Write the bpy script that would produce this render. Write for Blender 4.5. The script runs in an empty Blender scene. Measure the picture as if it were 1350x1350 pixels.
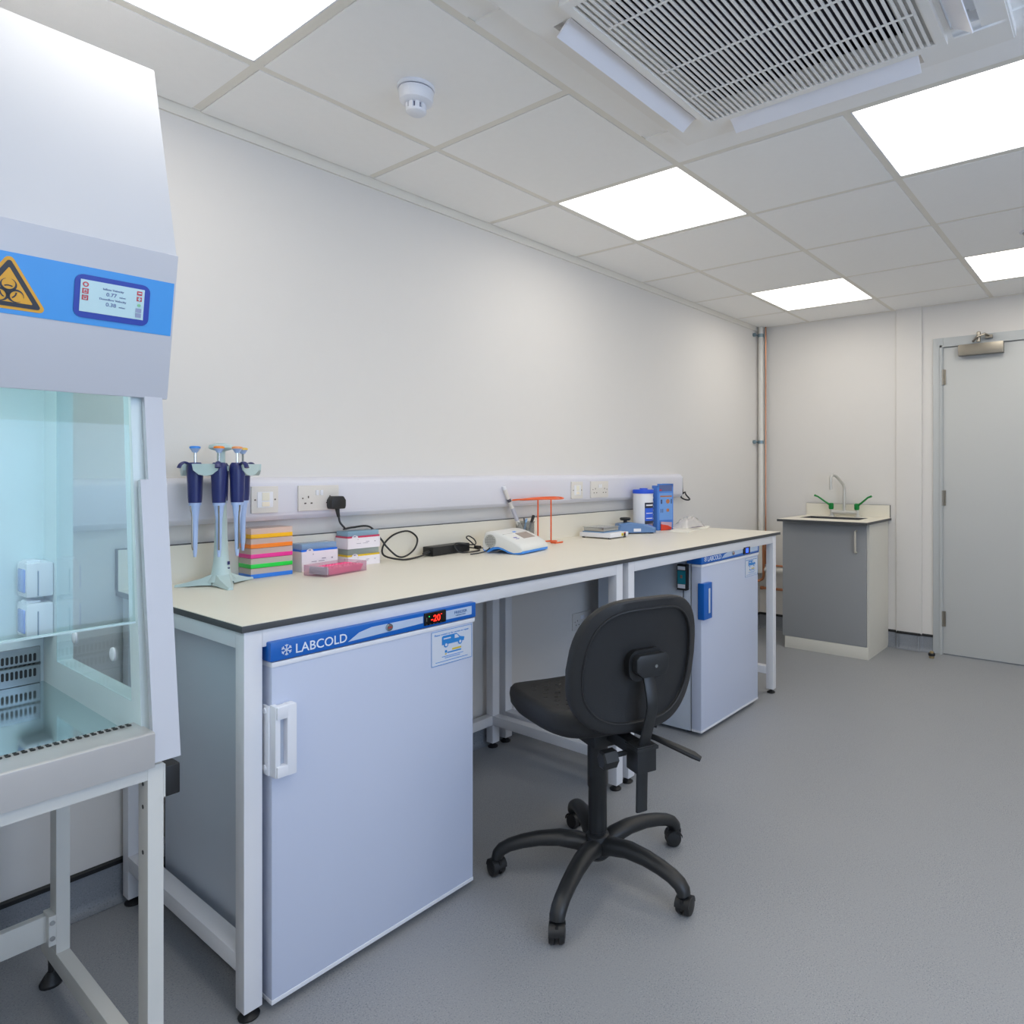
import bpy, bmesh, math, random
from math import pi, sin, cos, radians
from mathutils import Vector, Matrix
random.seed(7)
S = bpy.context.scene
COL = S.collection

# ------------------------------------------------------------------ camera
F, CX, CY = 905.167, 812.05, 620.14
cam = bpy.data.cameras.new('camera')
cam.sensor_width = 36; cam.sensor_fit = 'HORIZONTAL'
cam.lens = F / 1350 * 36
cam.shift_x = (675 - CX) / 1350
cam.shift_y = (CY - 675) / 1350
cam.clip_start = 0.05
camo = bpy.data.objects.new('camera', cam); COL.objects.link(camo)
camo.location = (0, -2.2894, 1.2119)
camo.rotation_euler = (pi / 2, 0, 0.6417 - pi / 2)
S.camera = camo

# ------------------------------------------------------------------ light / exposure
S.view_settings.view_transform = 'Standard'
S.view_settings.look = 'None'
S.view_settings.gamma = 1
S.view_settings.use_curve_mapping = False
S.view_settings.exposure = 0.24
PANEL_E = 5.0            # ceiling panel radiance
WINDOW_W = 34            # daylight through the window in the right wall
PANEL_COL = (1.0, 0.945, 0.855)
WINDOW_COL = (0.55, 0.71, 1.0)
try:
    S.cycles.use_denoising = True
    S.cycles.max_bounces = 12
    S.cycles.diffuse_bounces = 7
    S.cycles.transparent_max_bounces = 24
    S.cycles.sample_clamp_indirect = 8
    S.cycles.caustics_reflective = False
    S.cycles.caustics_refractive = False
except Exception:
    pass
W = bpy.data.worlds.new('world'); S.world = W; W.use_nodes = True
W.node_tree.nodes['Background'].inputs[0].default_value = (0.6, 0.76, 1.0, 1)
W.node_tree.nodes['Background'].inputs[1].default_value = 1.0
al = bpy.data.lights.new('window_daylight', 'AREA'); al.shape = 'RECTANGLE'
al.size = 2.3; al.size_y = 1.2; al.energy = WINDOW_W; al.color = WINDOW_COL
alo = bpy.data.objects.new('window_daylight', al); COL.objects.link(alo)
alo.location = (0.6, -4.27, 1.5); alo.rotation_euler = (radians(90), 0, 0)   # shines towards +Y

# ------------------------------------------------------------------ room constants
L = 4.9225               # far wall
HC = 2.311               # ceiling
X0, Y0, G = 0.9099, -0.3914, 0.6
XB, YR = -2.15, -4.25    # back wall, right wall

# ------------------------------------------------------------------ materials
def lin(c):
    return tuple((v / 12.92 if v <= 0.04045 else ((v + 0.055) / 1.055) ** 2.4) for v in c)
def rgb(h):
    if isinstance(h, str):
        h = tuple(int(h[i:i + 2], 16) / 255 for i in (0, 2, 4))
    return lin(h)
MATS = {}
def mat(name, col, rough=0.5, metal=0.0, vary=0.03, scale=18.0, bump=0.0, bscale=200.0, emit=None, estr=0.0, spec=0.5, coat=0.0):
    if name in MATS: return MATS[name]
    m = bpy.data.materials.new(name); m.use_nodes = True
    nt = m.node_tree; b = nt.nodes['Principled BSDF']
    c = rgb(col)
    b.inputs['Roughness'].default_value = rough
    b.inputs['Metallic'].default_value = metal
    b.inputs['Specular IOR Level'].default_value = spec
    b.inputs['Coat Weight'].default_value = coat
    tc = nt.nodes.new('ShaderNodeTexCoord')
    nz = nt.nodes.new('ShaderNodeTexNoise'); nz.inputs['Scale'].default_value = scale; nz.inputs['Detail'].default_value = 3
    nt.links.new(tc.outputs['Object'], nz.inputs['Vector'])
    mx = nt.nodes.new('ShaderNodeMix'); mx.data_type = 'RGBA'
    mx.inputs[6].default_value = (*[v * (1 - vary) for v in c], 1)
    mx.inputs[7].default_value = (*[min(1, v * (1 + vary)) for v in c], 1)
    nt.links.new(nz.outputs['Fac'], mx.inputs[0]); nt.links.new(mx.outputs[2], b.inputs['Base Color'])
    if bump:
        n2 = nt.nodes.new('ShaderNodeTexNoise'); n2.inputs['Scale'].default_value = bscale; n2.inputs['Detail'].default_value = 2
        nt.links.new(tc.outputs['Object'], n2.inputs['Vector'])
        bp = nt.nodes.new('ShaderNodeBump'); bp.inputs['Strength'].default_value = bump; bp.inputs['Distance'].default_value = 0.002
        nt.links.new(n2.outputs['Fac'], bp.inputs['Height']); nt.links.new(bp.outputs['Normal'], b.inputs['Normal'])
    if emit is not None:
        b.inputs['Emission Color'].default_value = (*rgb(emit), 1)
        b.inputs['Emission Strength'].default_value = estr
    MATS[name] = m
    return m
def glass(name, tint, gloss_rough=0.02, ior=1.45, haze=0.0, hazecol='ffffff'):
    if name in MATS: return MATS[name]
    m = bpy.data.materials.new(name); m.use_nodes = True
    nt = m.node_tree; nt.nodes.clear()
    out = nt.nodes.new('ShaderNodeOutputMaterial')
    tr = nt.nodes.new('ShaderNodeBsdfTransparent')
    tc = nt.nodes.new('ShaderNodeTexCoord'); nz = nt.nodes.new('ShaderNodeTexNoise'); nz.inputs['Scale'].default_value = 3
    nt.links.new(tc.outputs['Object'], nz.inputs['Vector'])
    mx = nt.nodes.new('ShaderNodeMix'); mx.data_type = 'RGBA'; t = rgb(tint)
    mx.inputs[6].default_value = (*[v * 0.985 for v in t], 1); mx.inputs[7].default_value = (*t, 1)
    nt.links.new(nz.outputs['Fac'], mx.inputs[0]); nt.links.new(mx.outputs[2], tr.inputs[0])
    gl = nt.nodes.new('ShaderNodeBsdfGlossy'); gl.inputs['Roughness'].default_value = gloss_rough
    fr = nt.nodes.new('ShaderNodeFresnel'); fr.inputs['IOR'].default_value = ior
    mix = nt.nodes.new('ShaderNodeMixShader')
    base = tr.outputs[0]
    if haze:
        di = nt.nodes.new('ShaderNodeBsdfDiffuse'); di.inputs[0].default_value = (*rgb(hazecol), 1)
        tl = nt.nodes.new('ShaderNodeBsdfTranslucent'); tl.inputs[0].default_value = (*rgb(hazecol), 1)
        m3 = nt.nodes.new('ShaderNodeMixShader'); m3.inputs[0].default_value = .45
        nt.links.new(di.outputs[0], m3.inputs[1]); nt.links.new(tl.outputs[0], m3.inputs[2])
        m2 = nt.nodes.new('ShaderNodeMixShader'); m2.inputs[0].default_value = haze
        nt.links.new(tr.outputs[0], m2.inputs[1]); nt.links.new(m3.outputs[0], m2.inputs[2]); base = m2.outputs[0]
    ge = nt.nodes.new('ShaderNodeNewGeometry'); mu = nt.nodes.new('ShaderNodeMath'); mu.operation = 'MULTIPLY'; su = nt.nodes.new('ShaderNodeMath'); su.operation = 'SUBTRACT'; su.inputs[0].default_value = 1
    nt.links.new(ge.outputs['Backfacing'], su.inputs[1]); nt.links.new(fr.outputs[0], mu.inputs[0]); nt.links.new(su.outputs[0], mu.inputs[1])
    nt.links.new(mu.outputs[0], mix.inputs[0]); nt.links.new(base, mix.inputs[1]); nt.links.new(gl.outputs[0], mix.inputs[2])
    nt.links.new(mix.outputs[0], out.inputs[0])
    MATS[name] = m
    return m
def emitter(name, col, strength):
    if name in MATS: return MATS[name]
    m = bpy.data.materials.new(name); m.use_nodes = True
    nt = m.node_tree; nt.nodes.clear()
    out = nt.nodes.new('ShaderNodeOutputMaterial'); e = nt.nodes.new('ShaderNodeEmission')
    tc = nt.nodes.new('ShaderNodeTexCoord'); nz = nt.nodes.new('ShaderNodeTexNoise'); nz.inputs['Scale'].default_value = 4
    nt.links.new(tc.outputs['Object'], nz.inputs['Vector'])
    mx = nt.nodes.new('ShaderNodeMix'); mx.data_type = 'RGBA'
    mx.inputs[6].default_value = (*[v * 0.99 for v in col], 1); mx.inputs[7].default_value = (*col, 1)
    nt.links.new(nz.outputs['Fac'], mx.inputs[0]); nt.links.new(mx.outputs[2], e.inputs[0])
    e.inputs[1].default_value = strength; nt.links.new(e.outputs[0], out.inputs[0])
    MATS[name] = m
    return m
def speckled(name, base, dark, light, rough):
    m = bpy.data.materials.new(name); m.use_nodes = True
    nt = m.node_tree; b = nt.nodes['Principled BSDF']; b.inputs['Roughness'].default_value = rough
    b.inputs['Specular IOR Level'].default_value = 0.45
    tc = nt.nodes.new('ShaderNodeTexCoord')
    def noise(sc, det, lo, hi):
        n = nt.nodes.new('ShaderNodeTexNoise'); n.inputs['Scale'].default_value = sc; n.inputs['Detail'].default_value = det
        nt.links.new(tc.outputs['Object'], n.inputs['Vector'])
        r = nt.nodes.new('ShaderNodeMapRange'); r.inputs['From Min'].default_value = lo; r.inputs['From Max'].default_value = hi
        nt.links.new(n.outputs['Fac'], r.inputs['Value']); return r.outputs['Result']
    def mix(fac, a, bcol):
        x = nt.nodes.new('ShaderNodeMix'); x.data_type = 'RGBA'
        nt.links.new(fac, x.inputs[0])
        if isinstance(a, tuple): x.inputs[6].default_value = (*a, 1)
        else: nt.links.new(a, x.inputs[6])
        x.inputs[7].default_value = (*bcol, 1)
        return x.outputs[2]
    c1 = mix(noise(260, 2, 0.55, 0.68), rgb(base), rgb(dark))
    c2 = mix(noise(330, 2, 0.60, 0.72), c1, rgb(light))
    c3 = mix(noise(5, 3, 0.35, 0.9), c2, rgb(base))
    nt.links.new(c3, b.inputs['Base Color'])
    n = nt.nodes.new('ShaderNodeTexNoise'); n.inputs['Scale'].default_value = 160
    nt.links.new(tc.outputs['Object'], n.inputs['Vector'])
    bp = nt.nodes.new('ShaderNodeBump'); bp.inputs['Strength'].default_value = 0.12; bp.inputs['Distance'].default_value = 0.001
    nt.links.new(n.outputs['Fac'], bp.inputs['Height']); nt.links.new(bp.outputs['Normal'], b.inputs['Normal'])
    MATS[name] = m
    return m

M_wall = mat('wall_paint', 'dfdcd8', 0.75, bump=0.06, bscale=120, vary=0.008)
M_tile = mat('ceiling_tile', 'f7f6f4', 0.9, bump=0.10, bscale=220, vary=0.015, scale=40)
M_tee = mat('grid_white', 'e6e2d8', 0.5, vary=0.01)
M_void = mat('ceiling_void', '55534e', 0.9)
M_floor = speckled('vinyl_floor', '96989b', '71767d', 'b9bbbe', 0.42)
M_skirt = speckled('vinyl_skirting', '868b92', '646a73', '9da1a8', 0.45)
M_cap = mat('black_cap', '17181a', 0.5)
M_steelw = mat('white_steel', 'e3e4e8', 0.35, vary=0.01)
M_cream = mat('cream_laminate', 'e4dfd1', 0.38, vary=0.012, scale=6)
M_edge = mat('dark_edge', '46484a', 0.5)
M_applw = mat('appliance_white', 'c5cde1', 0.38, vary=0.008, scale=4)
M_applside = mat('appliance_side', 'c5cdd8', 0.4, vary=0.01)
M_blue = mat('label_blue', '0f62bb', 0.35, vary=0.02)
M_pblue = mat('band_pale', 'b9cbe4', 0.35)
M_white = mat('white_plastic', 'e6e8ee', 0.4, vary=0.01)
M_ivory = mat('socket_white', 'dcd8d2', 0.35, vary=0.01)
M_black = mat('black_plastic', '1b1c1e', 0.45, vary=0.05, bump=0.05)
M_chair = mat('chair_polyurethane', '232426', 0.55, vary=0.08, bump=0.15, bscale=350)
M_chairp = mat('chair_plastic', '212325', 0.42, vary=0.05, bump=0.06, bscale=300)
M_steel = mat('stainless', 'b9bcbe', 0.22, metal=1.0, vary=0.02)
M_brushed = mat('brushed_metal', '9d978c', 0.35, metal=1.0, vary=0.05)
M_hood = mat('hood_paint', 'cbced4', 0.4, vary=0.008, scale=3)
M_hoodf = mat('hood_front', 'c9ccd4', 0.35, vary=0.008, scale=3)
M_sky = mat('sky_blue', '3f9be8', 0.35, vary=0.02)
M_navy = mat('navy', '1538a8', 0.35)
M_copper = mat('copper', 'c98a66', 0.3, metal=0.9, vary=0.08)
M_door = mat('door_grey', 'c5c7c6', 0.45, vary=0.012, scale=3)
M_frame = mat('frame_grey', 'bdc1c2', 0.42, vary=0.01)
M_grey = mat('cupboard_grey', '97999a', 0.5, vary=0.015, scale=5)
M_light = emitter('light_panel', PANEL_COL, PANEL_E)

# ------------------------------------------------------------------ object helpers
def obj(name, me_or_bm, m, parent=None, sharp=35, smooth=True):
    if isinstance(me_or_bm, bmesh.types.BMesh):
        me = bpy.data.meshes.new(name); bmesh.ops.recalc_face_normals(me_or_bm, faces=me_or_bm.faces)
        me_or_bm.to_mesh(me); me_or_bm.free()
    else: me = me_or_bm
    if m is not None and not me.materials:
        me.materials.append(m)
    if smooth and len(me.polygons):
        me.polygons.foreach_set('use_smooth', [True] * len(me.polygons))
        me.set_sharp_from_angle(angle=radians(sharp))
    o = bpy.data.objects.new(name, me); COL.objects.link(o)
    if parent is not None: o.parent = parent
    return o
def tag(o, label=None, cat=None, group=None, kind=None):
    if label: o['label'] = label
    if cat: o['category'] = cat
    if group: o['group'] = group
    if kind: o['kind'] = kind
    return o
def thing(name, label, cat, loc=(0, 0, 0), rz=0.0, group=None):
    o = bpy.data.objects.new(name, None); o.empty_display_size = 0.05; COL.objects.link(o)
    o.location = loc; o.rotation_euler = (0, 0, rz)
    return tag(o, label, cat, group)
def root_loc(p):
    v = Vector((0, 0, 0))
    while p is not None:
        v += p.location; p = p.parent
    return v
class MB:
    """collects shapes into one bmesh"""
    def __init__(s): s.bm = bmesh.new()
    def box(s, x0, x1, y0, y1, z0, z1, bev=0.0, seg=2, M=None):
        vs = [s.bm.verts.new(Vector(p)) for p in [(x0, y0, z0), (x1, y0, z0), (x1, y1, z0), (x0, y1, z0), (x0, y0, z1), (x1, y0, z1), (x1, y1, z1), (x0, y1, z1)]]
        fs = [s.bm.faces.new([vs[i] for i in f]) for f in [(0, 3, 2, 1), (4, 5, 6, 7), (0, 1, 5, 4), (1, 2, 6, 5), (2, 3, 7, 6), (3, 0, 4, 7)]]
        if bev:
            es = list({e for f in fs for e in f.edges})
            r = bmesh.ops.bevel(s.bm, geom=es, offset=bev, segments=seg, affect='EDGES', profile=0.6)
            vs = list({v for v in r['verts']})
        if M is not None:
            for v in vs: v.co = M @ v.co
        return s
    def prism(s, pts, a0, a1, axis='x', M=None, bev=0.0):
        """polygon pts in the plane across axis, extruded from a0 to a1"""
        def P(p, a):
            return {'x': (a, p[0], p[1]), 'y': (p[0], a, p[1]), 'z': (p[0], p[1], a)}[axis]
        A = [s.bm.verts.new(P(p, a0)) for p in pts]; B = [s.bm.verts.new(P(p, a1)) for p in pts]
        fs = [s.bm.faces.new(A[::-1]), s.bm.faces.new(B)]
        n = len(pts)
        for i in range(n): fs.append(s.bm.faces.new((A[i], A[(i + 1) % n], B[(i + 1) % n], B[i])))
        vs = A + B
        if bev:
            r = bmesh.ops.bevel(s.bm, geom=list({e for f in fs for e in f.edges}), offset=bev, segments=2, affect='EDGES', profile=0.6)
            vs = list({v for v in r['verts']})
        if M is not None:
            for v in vs: v.co = M @ v.co
        return s
    def loft(s, rings, closed=True, caps=True):
        R = [[s.bm.verts.new(Vector(p)) for p in r] for r in rings]
        for a, b in zip(R, R[1:]):
            n = len(a)
            for i in range(n if closed else n - 1):
                s.bm.faces.new((a[i], a[(i + 1) % n], b[(i + 1) % n], b[i]))
        if caps:
            s.bm.faces.new(R[0][::-1]); s.bm.faces.new(R[-1])
        return s
    def lathe(s, prof, c=(0, 0, 0), n=20, axis='z', M=None):
        """prof: (radius, height) pairs"""
        rings = []
        for r, h in prof:
            ring = []
            for i in range(n):
                a = 2 * pi * i / n; u, v = r * cos(a), r * sin(a)
                p = {'z': (u, v, h), 'y': (u, h, v), 'x': (h, u, v)}[axis]
                p = Vector(p) + Vector(c)
                ring.append(M @ p if M is not None else p)
            rings.append(ring)
        return s.loft(rings)
    def tube(s, path, r, n=10, flat=None):
        """round tube along path; r number or list; flat=(w,h) for a flattened section"""
        P = [Vector(p) for p in path]; rr = r if isinstance(r, (list, tuple)) else [r] * len(P)
        rings = []; up = Vector((0, 0, 1)); prev = None
        for i, p in enumerate(P):
            t = (P[min(i + 1, len(P) - 1)] - P[max(i - 1, 0)]).normalized()
            if prev is None:
                a = up.cross(t)
                if a.length < 1e-3: a = Vector((1, 0, 0)).cross(t)
                a.normalize()
            else:
                a = prev - t * prev.dot(t); a.normalize()
            b = t.cross(a); prev = a
            fx, fy = (1, 1) if flat is None else flat
            rings.append([p + a * (rr[i] * fx * cos(2 * pi * k / n)) + b * (rr[i] * fy * sin(2 * pi * k / n)) for k in range(n)])
        return s.loft(rings)
    def quad(s, pts):
        s.bm.faces.new([s.bm.verts.new(Vector(p)) for p in pts]); return s
    def obj(s, name, m, parent=None, world=True, sharp=35, smooth=True):
        if world and parent is not None:
            off = root_loc(parent)
            for v in s.bm.verts: v.co -= off
        return obj(name, s.bm, m, parent, sharp, smooth)
def B(name, m, parent, x0, x1, y0, y1, z0, z1, bev=0.0, world=True):
    return MB().box(x0, x1, y0, y1, z0, z1, bev).obj(name, m, parent, world)
def smooth_path(pts, k=6):
    P = [Vector(p) for p in pts]; out = []
    for i in range(len(P) - 1):
        p0, p1, p2, p3 = P[max(i - 1, 0)], P[i], P[i + 1], P[min(i + 2, len(P) - 1)]
        for j in range(k):
            t = j / k
            out.append(0.5 * ((2 * p1) + (p2 - p0) * t + (2 * p0 - 5 * p1 + 4 * p2 - p3) * t * t + (3 * p1 - p0 - 3 * p2 + p3) * t ** 3))
    out.append(P[-1]); return out
def plane_matrix(o, ux, uy):
    ux = Vector(ux).normalized(); uy = Vector(uy).normalized(); n = ux.cross(uy)
    return Matrix(((ux.x, uy.x, n.x, o[0]), (ux.y, uy.y, n.y, o[1]), (ux.z, uy.z, n.z, o[2]), (0, 0, 0, 1)))
def text(name, s, size, o, m, parent, ux=(1, 0, 0), uy=(0, 0, 1), width=None, align='LEFT', depth=0.0004, world=True, bold=0.0, squash=None):
    cu = bpy.data.curves.new(name, 'FONT'); cu.body = s; cu.size = size; cu.align_x = align; cu.extrude = depth
    cu.resolution_u = 3; cu.offset = bold
    t = bpy.data.objects.new(name, cu); COL.objects.link(t)
    dg = bpy.context.evaluated_depsgraph_get()
    me = bpy.data.meshes.new_from_object(t.evaluated_get(dg))
    bpy.data.objects.remove(t); bpy.data.curves.remove(cu)
    if width and len(me.vertices):
        xs = [v.co.x for v in me.vertices]; k = width / (max(xs) - min(xs))
        me.transform(Matrix.Diagonal((k, squash or 1, 1, 1)))
    Mx = plane_matrix(o, ux, uy)
    if world: Mx = Matrix.Translation(-root_loc(parent)) @ Mx
    me.transform(Mx)
    me.materials.clear()
    return obj(name, me, m, parent, smooth=False)
def decal(name, pts, o, m, parent, ux=(1, 0, 0), uy=(0, 0, 1), th=0.0006, world=True, lift=0.0):
    """flat printed shape: 2D outline(s) on a plane"""
    polys = pts if isinstance(pts[0][0], (tuple, list)) else [pts]
    b = MB(); Mx = plane_matrix(o, ux, uy)
    for p in polys: b.prism(p, lift, lift + th, 'z', M=Mx)
    return b.obj(name, m, parent, world, smooth=False)
def rrect(w, h, r, cx=0, cy=0, n=5):
    out = []
    for sx, sy, a0 in ((1, 1, 0), (-1, 1, 90), (-1, -1, 180), (1, -1, 270)):
        for i in range(n + 1):
            a = radians(a0 + 90 * i / n)
            out.append((cx + sx * (w / 2 - r) + r * cos(a), cy + sy * (h / 2 - r) + r * sin(a)))
    return out
def rect(x0, x1, y0, y1): return [(x0, y0), (x1, y0), (x1, y1), (x0, y1)]
def circ(cx, cy, r, n=16): return [(cx + r * cos(2 * pi * i / n), cy + r * sin(2 * pi * i / n)) for i in range(n)]
def arc_band(cx, cy, r0, r1, a0, a1, n=14, dcx=0, dcy=0):
    """band between circle r1 at c and circle r0 at c+d, as quads"""
    out = []
    for i in range(n):
        a, b = radians(a0 + (a1 - a0) * i / n), radians(a0 + (a1 - a0) * (i + 1) / n)
        out.append([(cx + r1 * cos(a), cy + r1 * sin(a)), (cx + r1 * cos(b), cy + r1 * sin(b)),
                    (cx + dcx + r0 * cos(b), cy + dcy + r0 * sin(b)), (cx + dcx + r0 * cos(a), cy + dcy + r0 * sin(a))])
    return out

# ================================================================== THE ROOM
def struct(name, mb, m, parent=None, label=None):
    o = mb.obj(name, m, parent)
    if parent is None: o['kind'] = 'structure'
    if label: o['label'] = label
    return o
struct('floor', MB().box(XB - .1, L + .1, YR - .1, .1, -.1, 0), M_floor)
struct('wall_left', MB().box(XB - .1, L + .1, 0, .1, 0, 2.7), M_wall)
# far wall with the door opening
DY0, DY1, DZ = -1.309, -2.20, 2.02           # door leaf
FY0, FY1, FZ = -1.247, -2.262, 2.084         # frame outline
wf = MB()
wf.box(L, L + .1, FY0, 0, 0, 2.7); wf.box(L, L + .1, YR, FY1, 0, 2.7); wf.box(L, L + .1, FY1, FY0, FZ, 2.7)
struct('wall_far', wf, M_wall)
# right wall with a window opening (behind the photographer's right shoulder)
WX0, WX1, WZ0, WZ1 = -0.6, 1.8, 0.88, 2.12
wr = MB()
wr.box(XB, WX0, YR - .1, YR, 0, 2.7); wr.box(WX1, L, YR - .1, YR, 0, 2.7)
wr.box(WX0, WX1, YR - .1, YR, 0, WZ0); wr.box(WX0, WX1, YR - .1, YR, WZ1, 2.7)
struct('wall_right', wr, M_wall)
struct('wall_back', MB().box(XB - .1, XB, YR, 0, 0, 2.7), M_wall)
w1 = MB()
for a, b_ in ((WX0, WX0 + .05), (WX1 - .05, WX1), (.575, .625)): w1.box(a, b_, YR - .08, YR - .03, WZ0, WZ1)
w1.box(WX0, WX1, YR - .08, YR - .03, WZ0, WZ0 + .05); w1.box(WX0, WX1, YR - .08, YR - .03, WZ1 - .05, WZ1)
win = struct('window_1', w1, M_steelw)
MB().box(WX0 + .05, WX1 - .05, YR - .058, YR - .052, WZ0 + .05, WZ1 - .05).obj('window_pane', glass('window_glass', 'f4fafc'), win)
# boxed-in pipe column beside the sink
MB_ = MB().box(L - .014, L + .011, -1.178, -1.012, .1, 2.6, .006)
struct('trim_1', MB_, M_wall)
# perimeter trim under the ceiling
struct('trim_2', MB().box(XB, L, -.0085, 0.0, HC - .034, HC + .02), M_tee)
struct('trim_3', MB().box(L - .004, L, YR, -.0085, HC - .006, HC + .02), M_tee)
# coved skirting with black capping strip
def skirt(name, pts):
    """pts: floor polyline of the wall face, room on its right-hand side"""
    b = MB(); c = MB()
    prof = [(0, .102), (.004, .102), (.004, .03), (.008, .014), (.016, .005), (.030, .0012), (0.0, .0012)]
    for (x0, y0), (x1, y1) in zip(pts, pts[1:]):
        d = Vector((x1 - x0, y1 - y0, 0)); ln = d.length; d.normalize(); n = Vector((d.y, -d.x, 0))
        x0, y0, x1, y1 = x0 - d.x * .01, y0 - d.y * .01, x1 + d.x * .01, y1 + d.y * .01
        rings = []
        for (px, py) in ((x0, y0), (x1, y1)):
            rings.append([Vector((px, py, 0)) + n * a + Vector((0, 0, z)) for a, z in prof])
        b.loft(rings)
        rings = [[Vector((px, py, 0)) + n * a + Vector((0, 0, z)) for a, z in [(0, .102), (.007, .102), (.007, .113), (.003, .118), (0, .118)]] for px, py in ((x0, y0), (x1, y1))]
        c.loft(rings)
    s_ = struct(name, b, M_skirt)
    c.obj('cap_strip', M_cap, s_)
skirt('baseboard_left', [(XB, 0), (L, 0)])
skirt('baseboard_far', [(L, 0), (L, -1.006), (L - .014, -1.03), (L - .014, -1.16), (L, -1.184), (L, FY0)])
skirt('baseboard_right', [(L, YR), (XB, YR)])
skirt('baseboard_back', [(XB, YR), (XB, 0)])

# ---- door
dr = MB()
dr.box(L - .012, L + .1, FY0 - .062, FY0, 0, FZ, .002); dr.box(L - .012, L + .1, FY1, FY1 + .062, 0, FZ, .002)
dr.box(L - .0119, L + .099, FY1 + .0622, FY0 - .0622, FZ - .062, FZ, .002)
dr.box(L - .020, L + .0, FY0 - .056, FY0 - .044, 0, FZ - .05); dr.box(L - .020, L, FY1 + .044, FY0 - .044, FZ - .062, FZ - .05)
door = struct('door_1', dr, M_frame, label='grey door frame in the far wall')
MB().box(L - .006, L + .038, DY1, DY0, .006, DZ, .002).obj('door_leaf', M_door, door)
for z0 in (1.775, .98, .185):
    h = MB(); h.lathe([(.0075, z0), (.0075, z0 + .1)], (L - .014, DY0 + .002, 0), 10)
    h.box(L - .010, L - .005, DY0 - .016, DY0 + .02, z0, z0 + .1)
    h.obj('hinge', M_brushed, door)
MB().box(L - .052, L - .007, -1.662, -1.405, 1.951, 2.021, .003).obj('door_closer', M_brushed, door)
ca = MB(); ca.lathe([(.012, 2.03), (.012, 2.09), (.008, 2.095)], (L - .045, -1.524, 0), 10)
ca.tube([(L - .045, -1.49, 2.035), (L - .07, -1.52, 2.06), (L - .06, -1.56, 2.075), (L - .03, -1.585, 2.062)], .007, 8)
ca.box(L - .04, L - .012, -1.60, -1.56, 2.05, 2.07)
ca.obj('closer_arm', M_brushed, door)
hd = MB(); hd.tube([(L - .006, -2.13, 1.02), (L - .055, -2.13, 1.02), (L - .055, -2.02, 1.02)], .009, 8)
hd.lathe([(.024, L - .014), (.024, L - .006)], (0, -2.13, 1.02), 16, 'x')
hd.obj('door_handle', M_brushed, door)

# ---- ceiling: grid of tees with lay-in tiles, light panels and the cassette between them
ceil = struct('ceiling', MB().box(XB, L, YR, 0, HC + .16, HC + .2), M_void)
NI0, NI1 = -6, 7
xs = [X0 + G * i for i in range(-5, 7)]            # grid lines along Y
ys = [Y0 - G * j for j in range(0, 7)]             # grid lines along X
T = .012
def tee(name, x0, x1, y0, y1):
    MB().box(x0, x1, y0, y1, HC, HC + .003).box((x0 + x1) / 2 - (.001 if x1 - x0 < .1 else (x1 - x0) / 2), (x0 + x1) / 2 + (.001 if x1 - x0 < .1 else (x1 - x0) / 2),
        (y0 + y1) / 2 - (.001 if y1 - y0 < .1 else (y1 - y0) / 2), (y0 + y1) / 2 + (.001 if y1 - y0 < .1 else (y1 - y0) / 2), HC + .003, HC + .04).obj(name, M_tee, ceil)
for y in ys: tee('grid_tee', XB, L, y - T, y + T)
ybounds = [-.0085] + ys + [YR]
for x in xs:
    for a, b_ in zip(ybounds, ybounds[1:]):
        if a > Y0 + .1: tee('grid_tee', x - T, x + T, Y0 + T, -.022)      # stops a little short of the wall trim: a dark gap
        elif b_ > YR - .01 or True: tee('grid_tee', x - T, x + T, b_ + T, a - T)
lights = [(i, j) for i in (-4, -1, 2, 5) for j in (0, 2, 4)]
AC = (-.0, )
ac_cells = {(0, 1), (1, 1), (0, 2), (1, 2)}
tile_me = {}
def tile(x0, x1, y0, y1, name='ceiling_tile'):
    key = (round(x1 - x0, 3), round(y1 - y0, 3))
    if key not in tile_me:
        w, d = key; b = MB(); rv = .007
        if w > .1 and d > .1:
            b.loft([[(0, 0, .004), (w, 0, .004), (w, d, .004), (0, d, .004)],
                    [(0, 0, .018), (w, 0, .018), (w, d, .018), (0, d, .018)]])
            # regular edge rebate: a face dropped slightly below the flange level
            b.prism([(T + .001, T + .001), (w - T - .001, T + .001), (w - T - .001, d - T - .001), (T + .001, d - T - .001)], -.0016, .004, 'z', bev=0.0)
        tile_me[key] = b.obj('tile_master', M_tile, None); o = tile_me[key]
        o.name = name; o.parent = ceil; o.location = (x0, y0, HC)
        return o
    o = tile_me[key].copy(); COL.objects.link(o); o.name = name; o.location = (x0, y0, HC); return o
xb = [XB] + xs + [L]
for a, b_ in zip(xb, xb[1:]):
    i = round((a - X0) / G)
    if a == XB: i = -6
    for j, (y1_, y0_) in enumerate(zip([-.0] + ys, ys + [YR])):
        jj = j - 1                                                      # jj = row index
        if (i, jj) in lights: continue
        if (i, jj) in ac_cells: continue
        tile(a, b_, y0_, y1_)
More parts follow.
